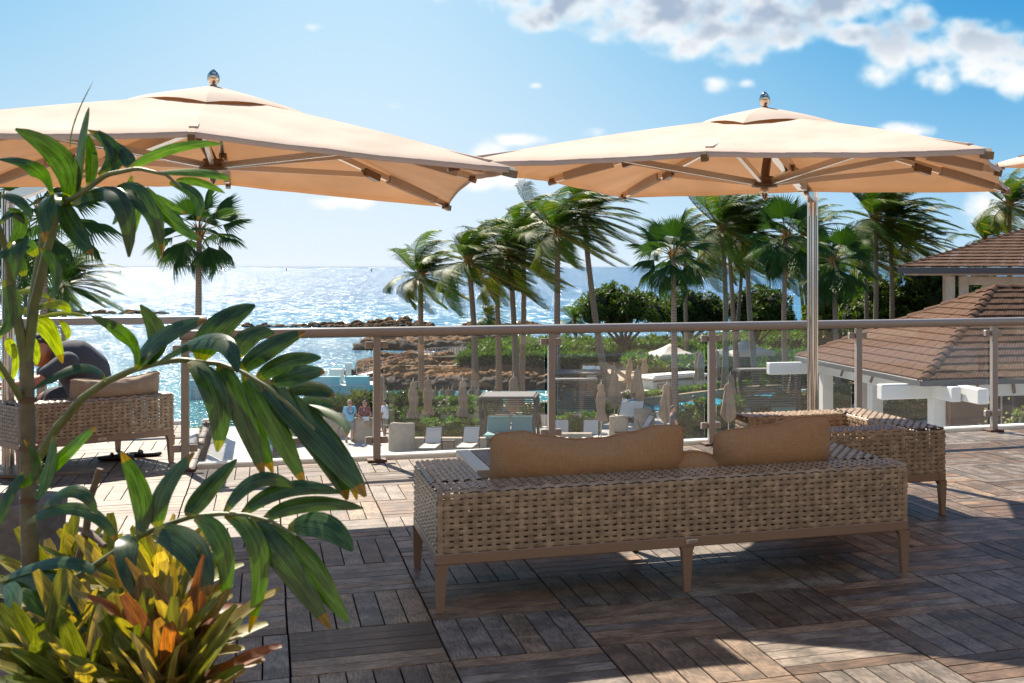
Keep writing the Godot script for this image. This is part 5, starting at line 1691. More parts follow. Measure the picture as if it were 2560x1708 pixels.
func make_shore() -> void:
	# van, tents, pontoon, gangway, walk, buoys
	var v := thing("parked_van", "pale blue grey vintage camper van with a white roof, parked by the hedge", "van", Vector3((1683 - CX) / F * 77.0, -6.95, -77.0), 0.72)
	var g := []
	for i in 13:
		var t := i / 12.0
		var x := lerpf(-2.1, 2.1, t)
		var k := 1.0 - 0.10 * pow(absf(2.0 * t - 1.0), 8.0)
		var row := PackedVector3Array()
		for q in [[-0.80, 0.35], [-0.84, 0.6], [-0.83, 1.1], [-0.76, 1.6], [-0.66, 1.78], [0.66, 1.78], [0.76, 1.6], [0.83, 1.1], [0.84, 0.6], [0.80, 0.35], [-0.80, 0.35]]:
			row.append(Vector3(x, q[1], q[0] * k))
		g.append(row)
	var m := MB.new(); m.sheet(g, Vector3.ZERO)
	for e in [0, 12]:
		var rw: PackedVector3Array = g[e]
		var nn := Vector3(-1 if e == 0 else 1, 0, 0)
		for i in range(1, 9): m.tri(rw[0], rw[i], rw[i + 1], nn, nn, nn)
	part("body", m.done(), M.van, v)
	var rf := MB.new(); rf.cbox(xf(Vector3(0, 1.90, 0.0), 0, 0, 0.0), Vector3(4.5, 0.16, 1.75), 0.06); rf.cbox(xf(Vector3(0, 2.02, 0.0)), Vector3(4.0, 0.1, 1.4), 0.045)
	part("roof", rf.done(), M.white, v)
	var gr := MB.new(); gr.box(xf(Vector3(0, 1.795, 0)), Vector3(4.3, 0.04, 1.6))
	part("roof_seal", gr.done(), M.black, v)
	for s in [-1.0, 1.0]:
		for x in [-1.55, -0.3, 0.95]:
			if s > 0 and x > -1.0: continue
			var fm := MB.new(); fm.cbox(xf(Vector3(x, 1.40, s * 0.795), 0, -0.16 * s), Vector3(0.62, 0.36, 0.03), 0.01)
			var wf := part("window", fm.done(), M.slate, v)
			var pm := MB.new(); pm.cbox(xf(Vector3(x, 1.40, s * 0.808), 0, -0.16 * s), Vector3(0.5, 0.27, 0.02), 0.006)
			part("pane", pm.done(), M.cream, wf)
	for q in [-0.9, 0.9]:
		var sm := MB.new(); sm.box(xf(Vector3(q, 1.05, 0.842)), Vector3(0.02, 1.3, 0.012))
		part("door_seam", sm.done(), M.slate, v)
	for q in [[-1.3, -0.72], [-1.3, 0.72], [1.3, -0.72], [1.3, 0.72]]:
		var wm := MB.new(); wm.lathe(Transform3D(Basis(Vector3.RIGHT, PI / 2), Vector3(q[0], 0.32, q[1])), [[0.0, -0.09], [0.22, -0.09], [0.32, -0.07], [0.32, 0.07], [0.22, 0.09], [0.0, 0.09]], 18)
		part("wheel", wm.done(), M.black, v)
	var tents := [["white frame tent among the hedges right of the van", 1862, 86.0, -6.2, 2.1], ["white tent whose peak shows above the van's roof", 1675, 90.0, -6.6, 2.0]]
	for q in tents:
		var o := thing("tent", q[0], "tent", Vector3((q[1] - CX) / F * q[2], q[3], -q[2]), 0.5)
		var w := 1.45
		for k in 4:
			var a := Vector3([-w, w, w, -w][k], q[4], [-w, -w, w, w][k]); var b := Vector3([w, w, -w, -w][k], q[4], [-w, w, w, -w][k])
			var pk := Vector3(0, q[4] + 0.75, 0)
			var tg := []
			for i in 5:
				var row := PackedVector3Array()
				for j in 7:
					var p := a.lerp(pk, i / 4.0).lerp(b.lerp(pk, i / 4.0), j / 6.0)
					p.y -= 0.1 * sin(PI * i / 4.0)
					row.append(p)
				tg.append(row)
			tg.push_front(PackedVector3Array())
			for j in 7: tg[0].append(a.lerp(b, j / 6.0) + Vector3(0, -0.3, 0))
			var tm := MB.new(); tm.sheet(tg, Vector3.UP)
			part("roof_panel", tm.done(), M.tentcloth, o)
			var pm := MB.new(); pm.rod(Vector3(a.x, 0, a.z), a, 0.03, 0.03, 6)
			part("leg", pm.done(), M.white, o)
			var cm := MB.new(); cm.tube(PackedVector3Array([a * Vector3(0.97, 1, 0.97), Vector3(a.x * 0.94, q[4] * 0.5, a.z * 0.94), Vector3(a.x * 0.97, 0.05, a.z * 0.97)]), PackedFloat32Array([0.14, 0.09, 0.13]), 10, true, 0.3)
			part("tied_curtain", cm.done(), M.tentcloth, o)
	var po := thing("pontoon", "teal sided floating pontoon with white deck moored at the gangway", "pontoon", on(855, 983, SEA), 0.06)
	for q in [["hull", Vector3(0, 0.25, 0), Vector3(4.6, 0.75, 3.2), "pontoon"], ["deck", Vector3(0, 0.66, 0), Vector3(4.75, 0.08, 3.3), "white"], ["bench", Vector3(-0.95, 1.0, 1.2), Vector3(2.2, 0.62, 0.5), "pontoon"], ["bench", Vector3(1.35, 1.0, 1.1), Vector3(1.6, 0.62, 0.7), "pontoon"], ["locker", Vector3(-1.7, 1.15, -0.5), Vector3(0.9, 0.9, 0.8), "white"], ["locker", Vector3(-0.5, 1.2, -0.6), Vector3(0.85, 1.0, 0.7), "white"], ["sign_board", Vector3(0.25, 1.5, -0.9), Vector3(0.42, 1.1, 0.06), "white"]]:
		var bm := MB.new(); bm.cbox(xf(q[1]), q[2], 0.03)
		part(q[0], bm.done(), M[q[3]], po)
	for x in [-1.4, -0.6, 0.2, 1.0, 1.7]:
		var sm := MB.new(); sm.box(xf(Vector3(x, 0.3, 1.602)), Vector3(0.02, 0.6, 0.006))
		part("panel_joint", sm.done(), M.slate, po)
	var gw := thing("gangway", "rust red gangway with white railings rising from the pontoon to the walk", "gangway")
	var a := at(905, 942, 97.0); var b := at(1075, 900, 103.0)
	var d := b - a
	var sd := Vector3(d.z, 0, -d.x).normalized() * -0.6
	for s in [-1.0, 1.0]:
		var bm := MB.new(); bm.bar(a + sd * s, b + sd * s, 0.1, 0.42)
		part("side_beam", bm.done(), M.rust, gw)
		var rm := MB.new(); rm.rod(a + sd * s + Vector3(0, 0.85, 0), b + sd * s + Vector3(0, 0.85, 0), 0.03, 0.03, 6)
		part("handrail", rm.done(), M.rust, gw)
		for k in 12:
			var e: Vector3 = a.lerp(b, k / 11.0) + sd * s
			var pm := MB.new(); pm.rod(e + Vector3(0, 0.2, 0), e + Vector3(0, 0.85, 0), 0.025, 0.025, 6)
			part("post", pm.done(), M.white, gw)
	var tk := MB.new(); tk.bar(a + Vector3(0, 0.1, 0), b + Vector3(0, 0.1, 0), 1.1, 0.06)
	part("tread", tk.done(), M.white, gw)
	var wk := thing("walkway", "pale walkway with a post railing at the top of the gangway", "walkway")
	var w0 := at(1072, 900, 103.2); var w1 := at(1165, 897, 101.5)
	var fl := MB.new(); fl.bar(w0, w1, 1.4, 0.2)
	part("floor", fl.done(), M.kerb, wk)
	for k in 8:
		for s in [-1.0, 1.0]:
			var e: Vector3 = w0.lerp(w1, k / 7.0) + Vector3(0, 0, s * 0.65)
			var pm := MB.new(); pm.bar(e, e + Vector3(0, 0.95, 0), 0.06, 0.06)
			part("post", pm.done(), M.rail, wk)
	for s in [-1.0, 1.0]:
		for y in [0.95, 0.15]:
			var rm := MB.new(); rm.bar(w0 + Vector3(0, y, s * 0.65), w1 + Vector3(0, y, s * 0.65), 0.05, 0.05)
			part("rail", rm.done(), M.rail, wk)
	for q in [[716, 676.0, "left one of two tiny buoys on the horizon"], [929, 677.0, "right one of two tiny buoys on the horizon"], [301, 680.0, "tiny buoy on the sea at the left, by the palm fronds"]]:
		var p := on(q[0], q[1] + 1.5, SEA)
		var r := -p.z / F
		var bm := MB.new(); bm.lathe(xf(Vector3.ZERO), [[0.0, 0.0], [2.2 * r, 0.0], [2.0 * r, 2.0 * r], [0.8 * r, 3.0 * r], [0.6 * r, 6.0 * r], [0.9 * r, 6.5 * r], [0.0, 7.5 * r]], 10)
		solo("buoy", bm.done(), M.slate, q[2], "buoy", xf(p))


# ---------------------------------------------------------------- people
func blob(bones: Array, cell: float, k: float, m: MB) -> void:
	# smooth union of tapered capsules [from, to, radius, radius], meshed with surface nets
	var lo := Vector3.INF; var hi := -Vector3.INF
	for b in bones:
		var r := maxf(b[2], b[3]) + cell * 3.0
		for q in [b[0], b[1]]:
			lo = lo.min(q - Vector3.ONE * r); hi = hi.max(q + Vector3.ONE * r)
	var nx := int((hi.x - lo.x) / cell) + 2; var ny := int((hi.y - lo.y) / cell) + 2; var nz := int((hi.z - lo.z) / cell) + 2
	var acc := PackedFloat32Array(); acc.resize(nx * ny * nz)
	for b in bones:
		var a: Vector3 = b[0]; var d: Vector3 = b[1] - b[0]
		var dd := maxf(d.length_squared(), 1e-9)
		var r := maxf(b[2], b[3]) + 6.0 / k
		var l := ((a.min(b[1]) - Vector3.ONE * r - lo) / cell).floor(); var h := ((a.max(b[1]) + Vector3.ONE * r - lo) / cell).ceil()
		for z in range(maxi(int(l.z), 0), mini(int(h.z), nz - 1) + 1):
			for y in range(maxi(int(l.y), 0), mini(int(h.y), ny - 1) + 1):
				for x in range(maxi(int(l.x), 0), mini(int(h.x), nx - 1) + 1):
					var p := lo + Vector3(x, y, z) * cell
					var t := clampf((p - a).dot(d) / dd, 0.0, 1.0)
					var f: float = (p - a - d * t).length() - lerpf(b[2], b[3], t)
					if f < 6.0 / k: acc[(z * ny + y) * nx + x] += exp(-k * f)
	var vert := {}; var nrm := {}
	var sx := 1; var sy := nx; var sz := nx * ny
	for z in nz - 1:
		for y in ny - 1:
			for x in nx - 1:
				var i := (z * ny + y) * nx + x
				var mask := 0
				var sum := Vector3.ZERO; var cnt := 0.0
				var c := []
				for q in 8:
					var val := acc[i + (q & 1) * sx + ((q >> 1) & 1) * sy + (q >> 2) * sz]
					c.append(val)
					if val > 1.0: mask |= 1 << q
				if mask == 0 or mask == 255: continue
				for e in [[0, 1], [2, 3], [4, 5], [6, 7], [0, 2], [1, 3], [4, 6], [5, 7], [0, 4], [1, 5], [2, 6], [3, 7]]:
					var ins: int = (mask >> e[0]) & 1
					if ins == (mask >> e[1]) & 1: continue
					var fa := -log(maxf(c[e[0]], 1e-6)); var fb := -log(maxf(c[e[1]], 1e-6))
					var t := clampf(fa / (fa - fb), 0.0, 1.0)
					var pa := Vector3(e[0] & 1, (e[0] >> 1) & 1, e[0] >> 2); var pb := Vector3(e[1] & 1, (e[1] >> 1) & 1, e[1] >> 2)
					sum += pa.lerp(pb, t); cnt += 1.0
				vert[i] = lo + (Vector3(x, y, z) + sum / cnt) * cell
				var lg := func(q): return -log(maxf(c[q], 1e-6))
				nrm[i] = Vector3(lg.call(1) + lg.call(3) + lg.call(5) + lg.call(7) - lg.call(0) - lg.call(2) - lg.call(4) - lg.call(6), lg.call(2) + lg.call(3) + lg.call(6) + lg.call(7) - lg.call(0) - lg.call(1) - lg.call(4) - lg.call(5), lg.call(4) + lg.call(5) + lg.call(6) + lg.call(7) - lg.call(0) - lg.call(1) - lg.call(2) - lg.call(3)).normalized()
	for i in vert:
		for ax in 3:
			var st: int = [sx, sy, sz][ax]; var s1: int = [sy, sz, sx][ax]; var s2: int = [sz, sx, sy][ax]
			if i + st >= acc.size(): continue
			if (acc[i] > 1.0) == (acc[i + st] > 1.0): continue
			var q := [i, i - s1, i - s1 - s2, i - s2]
			if not (vert.has(q[1]) and vert.has(q[2]) and vert.has(q[3])): continue
			m.tri(vert[q[0]], vert[q[1]], vert[q[2]], nrm[q[0]], nrm[q[1]], nrm[q[2]])
			m.tri(vert[q[0]], vert[q[2]], vert[q[3]], nrm[q[0]], nrm[q[2]], nrm[q[3]])


func hand(m: MB, wrist: Vector3, dir: Vector3, palm: Vector3) -> void:
	# five fingers past the palm, each a short bent chain
	var d := dir.normalized(); var s := d.cross(palm).normalized()
	for k in 4:
		var r := wrist + d * 0.085 + s * (k - 1.5) * 0.021
		var l: float = [0.065, 0.078, 0.074, 0.058][k]
		m.tube(PackedVector3Array([r, r + d * l * 0.5 + palm * 0.008, r + d * l * 0.9 + palm * 0.035]), PackedFloat32Array([0.0095, 0.009, 0.007]), 5)
	m.tube(PackedVector3Array([wrist + d * 0.03 + s * 0.03, wrist + d * 0.06 + s * 0.055 + palm * 0.01, wrist + d * 0.09 + s * 0.058 + palm * 0.03]), PackedFloat32Array([0.013, 0.011, 0.008]), 5)


func figure(label: String, pos: Vector3, yaw: float, sc: float, shirt: Color, shorts: Color, hair: Color, skin: Material, arms: Array, long_hair: bool, glasses: bool, cell := 0.024, sleeve := 0.55) -> Node3D:
	# standing person, facing +z, 1.75 m tall; arms = [left elbow, left hand, right elbow, right hand]
	var o := thing("person", label, "person", pos, yaw)
	o.scale = Vector3.ONE * sc
	var V := func(x: float, y: float, z: float) -> Vector3: return Vector3(x, y, z)
	var sl := Vector3(0.185, 1.42, 0); var sr := Vector3(-0.185, 1.42, 0)
	var bones := [
		[Vector3(0, 1.60, 0.01), Vector3(0, 1.66, 0.0), 0.085, 0.092], [Vector3(0, 1.55, 0.045), Vector3(0, 1.58, 0.04), 0.055, 0.06], [Vector3(0, 1.42, -0.01), Vector3(0, 1.54, 0.01), 0.058, 0.052],
		[Vector3(0, 1.02, 0), Vector3(0, 1.32, 0), 0.13, 0.14], [sl, sr, 0.055, 0.055],
		[Vector3(0.10, 0.92, 0), Vector3(0.11, 0.50, 0.02), 0.085, 0.055], [Vector3(0.11, 0.50, 0.02), Vector3(0.13, 0.09, -0.02), 0.055, 0.036], [Vector3(-0.10, 0.92, 0), Vector3(-0.12, 0.50, 0.04), 0.085, 0.055], [Vector3(-0.12, 0.50, 0.04), Vector3(-0.14, 0.09, 0.02), 0.055, 0.036],
		[sl, arms[0], 0.046, 0.036], [arms[0], arms[1], 0.036, 0.025], [sr, arms[2], 0.046, 0.036], [arms[2], arms[3], 0.036, 0.025],
		[Vector3(0, 1.605, 0.095), Vector3(0, 1.625, 0.085), 0.014, 0.012], [Vector3(0.088, 1.61, 0), Vector3(0.09, 1.64, -0.005), 0.014, 0.014], [Vector3(-0.088, 1.61, 0), Vector3(-0.09, 1.64, -0.005), 0.014, 0.014]]
	for e in [[arms[0], arms[1]], [arms[2], arms[3]]]:
		var d: Vector3 = (e[1] - e[0]).normalized()
		bones.append([e[1], e[1] + d * 0.08, 0.026, 0.032])
	var m := MB.new(); blob(bones, cell, 70.0, m)
	hand(m, arms[1], arms[1] - arms[0], Vector3(-1, 0, 0)); hand(m, arms[3], arms[3] - arms[2], Vector3(1, 0, 0))
	part("body", m.done(), skin, o)
	var tm := MB.new()
	blob([[Vector3(0.04, 0.94, 0), Vector3(0.06, 1.30, 0.0), 0.145, 0.14], [Vector3(-0.04, 0.94, 0), Vector3(-0.06, 1.30, 0), 0.145, 0.14], [sl + Vector3(-0.02, -0.01, 0), sr + Vector3(0.02, -0.01, 0), 0.08, 0.08], [sl, sl.lerp(arms[0], sleeve), 0.068, 0.066], [sr, sr.lerp(arms[2], sleeve), 0.068, 0.066]], cell, 60.0, tm)
	part("shirt", tm.done(), mat(shirt, 0.9), o)
	var sm := MB.new()
	blob([[Vector3(0.03, 0.93, 0), Vector3(-0.03, 0.93, 0), 0.145, 0.145], [Vector3(0.085, 0.88, 0), Vector3(0.11, 0.58, 0.015), 0.115, 0.098], [Vector3(-0.085, 0.88, 0), Vector3(-0.12, 0.58, 0.03), 0.115, 0.098]], cell, 70.0, sm)
	part("shorts", sm.done(), mat(shorts, 0.9), o)
	var hm := MB.new()
	var hb := [[Vector3(0, 1.67, -0.025), Vector3(0, 1.69, -0.01), 0.09, 0.085]]
	if long_hair:
		for s in [-1.0, 1.0]: hb.append([Vector3(s * 0.07, 1.66, -0.02), Vector3(s * 0.085, 1.47, 0.01), 0.045, 0.03])
		hb.append([Vector3(0, 1.66, -0.06), Vector3(0, 1.45, -0.06), 0.07, 0.05])
	blob(hb, cell * 0.8, 80.0, hm)
	part("hair", hm.done(), mat(hair, 0.7), o)
	for s in [[0.13, -0.02], [-0.14, 0.02]]:
		var bm := MB.new(); blob([[Vector3(s[0], 0.045, s[1] - 0.03), Vector3(s[0] * 1.1, 0.035, s[1] + 0.15), 0.045, 0.035], [Vector3(s[0], 0.06, s[1]), Vector3(s[0], 0.10, s[1]), 0.045, 0.04]], cell * 0.8, 80.0, bm)
		part("shoe", bm.done(), mat(Color(0.10, 0.08, 0.06), 0.8), o)
	for s in [-1.0, 1.0]:
		var em := MB.new(); em.lathe(xf(Vector3(s * 0.034, 1.635, 0.083)), [[0.0, -0.012], [0.012, 0.0], [0.0, 0.012]], 8)
		part("eye", em.done(), M.black, o)
	var mo := MB.new(); mo.bar(Vector3(-0.024, 1.56, 0.098), Vector3(0.024, 1.56, 0.098), 0.01, 0.008)
	part("mouth", mo.done(), M.rust, o)
	if glasses:
		var gm := MB.new()
		for s in [-1.0, 1.0]:
			gm.cbox(xf(Vector3(s * 0.036, 1.635, 0.098), s * 0.2), Vector3(0.058, 0.036, 0.012), 0.004)
			gm.bar(Vector3(s * 0.068, 1.64, 0.09), Vector3(s * 0.094, 1.64, -0.01), 0.006, 0.008)
		part("sunglasses", gm.done(), M.black, o)
	return o


func lei(o: Node3D, mt: Material, y: float, w: float) -> void:
	var p := PackedVector3Array(); var r := PackedFloat32Array()
	for i in 25:
		var a := TAU * i / 24.0
		p.append(Vector3(sin(a) * 0.11 * w, 1.34 + 0.13 * cos(a) * 1.0 - (0.02 if cos(a) < 0 else 0.0), 0.03 + 0.15 * (1.0 - cos(a)) * 0.5 + 0.015)); r.append(0.016 + 0.004 * (i % 2))
	var m := MB.new(); m.tube(p, r, 6, false)
	part("lei", m.done(), mt, o)


func make_people() -> void:
	var man := figure("man in a light blue shirt, grey shorts and dark lei, looking right", on(874, 1106, POOL), 0.55, 1.0, Color(0.20, 0.48, 0.68), Color(0.19, 0.21, 0.25), Color(0.50, 0.36, 0.26), M.skin, [Vector3(0.27, 1.14, 0.02), Vector3(0.25, 1.02, 0.20), Vector3(-0.26, 1.13, -0.03), Vector3(-0.27, 0.88, 0.03)], false, true)
	lei(man, M.black, 1.3, 1.0)
	var pm := MB.new(); pm.cbox(xf(Vector3(-0.29, 0.70, 0.06), 0.4, 0.0, 0.15), Vector3(0.20, 0.24, 0.006), 0.002)
	solo("paper", pm.done(), M.towel, "folded white paper in the hand of the man in blue", "paper", man.transform)
	var woman := figure("woman in a dark red patterned top and brown shorts with sunglasses", on(912, 1104, POOL), -0.1, 0.97, Color(0.20, 0.045, 0.045), Color(0.17, 0.12, 0.09), Color(0.09, 0.04, 0.025), M.skin, [Vector3(0.29, 1.14, 0.03), Vector3(0.12, 1.02, 0.24), Vector3(-0.29, 1.14, 0.03), Vector3(-0.06, 1.06, 0.25)], true, true, 0.024, 0.35)
	lei(woman, mat(Color(0.35, 0.12, 0.22), 0.9), 1.3, 1.0)
	var bg := MB.new(); bg.cbox(xf(Vector3(0.26, 0.85, 0.14), 0.2), Vector3(0.24, 0.30, 0.10), 0.02)
	solo("tan_bag", bg.done(), M.closed, "tan bag hanging at the side of the woman in red", "bag", woman.transform)
	var bk := MB.new(); bk.cbox(xf(Vector3(0.16, 1.02, 0.30), 0.3, 0.5), Vector3(0.26, 0.20, 0.012), 0.004)
	solo("leaflet", bk.done(), mat(Color(0.45, 0.62, 0.75), 0.6), "pale blue leaflet held by the woman in red", "paper", woman.transform)
	figure("person in a loose white shirt behind the first railing post, dark hair", on(962, 1098, POOL), -1.7, 0.96, Color(0.75, 0.76, 0.80), Color(0.23, 0.20, 0.17), Color(0.02, 0.015, 0.012), M.brown_skin, [Vector3(0.26, 1.14, 0.02), Vector3(0.24, 0.90, 0.08), Vector3(-0.27, 1.22, 0.14), Vector3(-0.12, 1.46, 0.22)], false, false)
	figure("person in a dark shirt reaching out beside the thin palm trunk", on(1683, 1122, POOL), 1.9, 0.98, Color(0.05, 0.055, 0.07), Color(0.05, 0.05, 0.06), Color(0.04, 0.03, 0.02), M.skin, [Vector3(0.30, 1.16, 0.10), Vector3(0.42, 1.02, 0.26), Vector3(-0.26, 1.12, 0.03), Vector3(-0.24, 0.86, 0.10)], false, false)
	# seated pair by the pool, seen from behind
	var seated := [["person in white sitting on a towel lounger, seen from behind", 1558, 1050, Color(0.62, 0.70, 0.80)], ["woman in a teal top sitting beside the person in white", 1583, 1050, Color(0.03, 0.20, 0.30)]]
	for q in seated:
		var b := on(q[1], q[2], POOL)
		var o := thing("person", q[0], "person", b, PI + 0.3)
		var m := MB.new()
		blob([[Vector3(0, 1.17, 0.03), Vector3(0, 1.22, 0.02), 0.085, 0.09], [Vector3(0, 0.98, 0), Vector3(0, 1.1, 0.01), 0.055, 0.05], [Vector3(0, 0.5, 0), Vector3(0, 0.85, 0), 0.13, 0.13], [Vector3(0.19, 0.95, 0), Vector3(0.26, 0.66, 0.05), 0.045, 0.036], [Vector3(0.26, 0.66, 0.05), Vector3(0.18, 0.48, 0.2), 0.036, 0.03], [Vector3(-0.19, 0.95, 0), Vector3(-0.28, 0.66, 0.05), 0.045, 0.036], [Vector3(-0.28, 0.66, 0.05), Vector3(-0.2, 0.48, 0.2), 0.036, 0.03], [Vector3(0.1, 0.48, 0.05), Vector3(0.13, 0.48, 0.5), 0.08, 0.06], [Vector3(-0.1, 0.48, 0.05), Vector3(-0.13, 0.48, 0.5), 0.08, 0.06], [Vector3(0.13, 0.46, 0.5), Vector3(0.13, 0.05, 0.55), 0.055, 0.04], [Vector3(-0.13, 0.46, 0.5), Vector3(-0.13, 0.05, 0.55), 0.055, 0.04]], 0.026, 70.0, m)
		hand(m, Vector3(0.18, 0.48, 0.2), Vector3(-0.2, -0.4, 0.6), Vector3(-1, 0, 0)); hand(m, Vector3(-0.2, 0.48, 0.2), Vector3(0.2, -0.4, 0.6), Vector3(1, 0, 0))
		part("body", m.done(), M.skin, o)
		var s := MB.new(); blob([[Vector3(0, 0.5, 0), Vector3(0, 0.85, 0), 0.16, 0.155], [Vector3(0.15, 0.93, 0), Vector3(-0.15, 0.93, 0), 0.075, 0.075]], 0.026, 60.0, s)
		part("shirt", s.done(), mat(q[3], 0.9), o)
		var h := MB.new(); blob([[Vector3(0, 1.23, -0.02), Vector3(0, 1.22, 0.0), 0.095, 0.09], [Vector3(0, 1.17, -0.06), Vector3(0, 1.10, -0.06), 0.06, 0.045]], 0.022, 80.0, h)
		part("hair", h.done(), M.black, o)
	# lying on the left cabana's bed, and a sunbather under the pavilion
	var lying := [["person lying on the teal bed of the left cabana", on(620, 1160, POOL) + Vector3(0.0, 0.5, 0.25), 0.1], ["sunbather on the terrace beside the chrome mast", on(2062, 1004, POOL) + Vector3(0, 0.12, 0), 0.3], ["person floating at the rim of the spa pool", Vector3(-12.0, POOL + 0.16, -61.2), 0.0]]
	for k in 3:
		var q: Array = lying[k]
		var o := thing("person", q[0], "person", q[1], q[2])
		var m := MB.new()
		blob([[Vector3(-0.75, 0.14, 0), Vector3(-0.70, 0.15, 0), 0.09, 0.09], [Vector3(-0.6, 0.1, 0), Vector3(-0.5, 0.1, 0), 0.055, 0.055], [Vector3(-0.42, 0.12, 0), Vector3(0.0, 0.1, 0), 0.14, 0.12], [Vector3(0.05, 0.1, 0.08), Vector3(0.5, 0.14, 0.1), 0.085, 0.06], [Vector3(0.5, 0.14, 0.1), Vector3(0.92, 0.05, 0.1), 0.055, 0.04], [Vector3(0.05, 0.1, -0.08), Vector3(0.5, 0.18, -0.1), 0.085, 0.06], [Vector3(0.5, 0.18, -0.1), Vector3(0.92, 0.05, -0.12), 0.055, 0.04], [Vector3(-0.44, 0.12, 0.17), Vector3(-0.2, 0.08, 0.27), 0.045, 0.036], [Vector3(-0.2, 0.08, 0.27), Vector3(0.02, 0.1, 0.2), 0.036, 0.028], [Vector3(-0.44, 0.12, -0.17), Vector3(-0.2, 0.08, -0.27), 0.045, 0.036], [Vector3(-0.2, 0.08, -0.27), Vector3(0.02, 0.1, -0.2), 0.036, 0.028]], 0.026, 70.0, m)
		hand(m, Vector3(0.02, 0.1, 0.2), Vector3(1, 0, -0.4), Vector3(0, -1, 0)); hand(m, Vector3(0.02, 0.1, -0.2), Vector3(1, 0, 0.4), Vector3(0, -1, 0))
		part("body", m.done(), M.skin, o)
		var h := MB.new(); blob([[Vector3(-0.80, 0.16, 0), Vector3(-0.77, 0.18, 0), 0.08, 0.075]], 0.022, 80.0, h)
		part("hair", h.done(), M.black, o)
		if k == 0:
			var s := MB.new(); blob([[Vector3(-0.42, 0.12, 0), Vector3(-0.05, 0.1, 0), 0.165, 0.145], [Vector3(-0.44, 0.12, 0.15), Vector3(-0.3, 0.1, 0.22), 0.07, 0.065], [Vector3(-0.44, 0.12, -0.15), Vector3(-0.3, 0.1, -0.22), 0.07, 0.065]], 0.026, 60.0, s)
			part("shirt", s.done(), mat(Color(0.05, 0.06, 0.08), 0.9), o)
			var w := MB.new(); blob([[Vector3(0.1, 0.08, 0), Vector3(0.95, 0.06, 0), 0.2, 0.16], [Vector3(0.3, 0.08, 0.2), Vector3(0.8, 0.05, 0.2), 0.09, 0.06]], 0.03, 50.0, w)
			solo("blanket", w.done(), M.towel, "white towel wrapped round the person lying in the left cabana", "towel", o.transform)
	# heads of bathers in the pool
	for q in [[1734, 1006, "bather's dark head in the pool near the middle railing post"], [1857, 990, "bather's head and shoulders in the pool's right arm"]]:
		var o := thing("person", q[2], "person", on(q[0], q[1], POOL))
		var m := MB.new(); blob([[Vector3(0, 0.22, 0), Vector3(0, 0.27, 0), 0.085, 0.092], [Vector3(0, 0.05, 0), Vector3(0, 0.18, 0), 0.06, 0.052], [Vector3(-0.16, 0, 0), Vector3(0.16, 0, 0), 0.075, 0.075]], 0.026, 70.0, m)
		part("body", m.done(), M.skin, o)
		var h := MB.new(); blob([[Vector3(0, 0.27, 0.02), Vector3(0, 0.29, 0.0), 0.095, 0.088]], 0.024, 80.0, h)
		part("hair", h.done(), M.black, o)
	# the man on the left lounge chair, bent forward over his knees
	var o := thing("person", "man in a slate grey t-shirt bending forward on the left lounge chair", "person")
	var sh := at(172, 886, 10.15); var shr := at(158, 906, 9.95); var el := at(98, 955, 9.78); var hd := at(22, 966, 9.72)
	var shl := at(150, 896, 10.38); var ell := at(95, 950, 10.45); var hl := at(40, 960, 10.1)
	var hip := at(228, 990, 10.2); var kn := at(118, 1000, 10.62); var kn2 := at(130, 1006, 10.35)
	var m := MB.new()
	blob([[at(108, 868, 10.08), at(104, 884, 10.07), 0.098, 0.092], [at(100, 898, 10.05), at(96, 902, 10.04), 0.055, 0.045], [at(150, 890, 10.15), at(122, 888, 10.1), 0.062, 0.055], [shr, el, 0.05, 0.042], [el, hd, 0.042, 0.028], [hd, hd + Vector3(-0.07, 0.005, 0.0), 0.028, 0.034], [shl, ell, 0.05, 0.042], [ell, hl, 0.042, 0.028], [at(113, 884, 10.0), at(113, 878, 10.0), 0.02, 0.02], [hip, kn, 0.10, 0.07], [hip, kn2, 0.10, 0.07], [kn, Vector3(kn.x - 0.05, 0.1, kn.z), 0.065, 0.045], [kn2, Vector3(kn2.x - 0.05, 0.1, kn2.z), 0.065, 0.045]], 0.016, 80.0, m)
	hand(m, hd, Vector3(-1, -0.05, 0.1), Vector3(0, -1, 0)); hand(m, hl, Vector3(-1, -0.1, 0.1), Vector3(0, -1, 0))
	part("body", m.done(), M.skin_warm, o)
	var ts := MB.new()
	blob([[hip + Vector3(0, 0.02, 0), at(212, 930, 10.25), 0.17, 0.175], [at(212, 930, 10.25), at(182, 902, 10.18), 0.175, 0.165], [at(182, 902, 10.18), at(158, 893, 10.15), 0.165, 0.11], [shr + Vector3(0.03, 0, 0), shr.lerp(el, 0.62), 0.085, 0.075], [shl + Vector3(0.03, 0, 0), shl.lerp(ell, 0.62), 0.085, 0.075]], 0.018, 55.0, ts)
	part("t_shirt", ts.done(), mat(Color(0.055, 0.06, 0.075), 0.9), o)
	var hm := MB.new(); blob([[at(112, 856, 10.09), at(106, 858, 10.08), 0.098, 0.092], [at(124, 868, 10.1), at(118, 862, 10.1), 0.075, 0.08]], 0.016, 80.0, hm)
	part("hair", hm.done(), mat(Color(0.012, 0.01, 0.01), 0.5), o)
	var st := MB.new()
	blob([[hip + Vector3(0, -0.02, 0), kn.lerp(hip, 0.15), 0.14, 0.10], [hip + Vector3(0, -0.02, 0), kn2.lerp(hip, 0.15), 0.14, 0.10]], 0.02, 60.0, st)
	part("shorts", st.done(), mat(Color(0.03, 0.03, 0.035), 0.9), o)
	for q in [kn, kn2]:
		var bm := MB.new(); blob([[Vector3(q.x - 0.04, 0.05, q.z), Vector3(q.x - 0.22, 0.04, q.z), 0.05, 0.04]], 0.018, 80.0, bm)
		part("shoe", bm.done(), M.black, o)


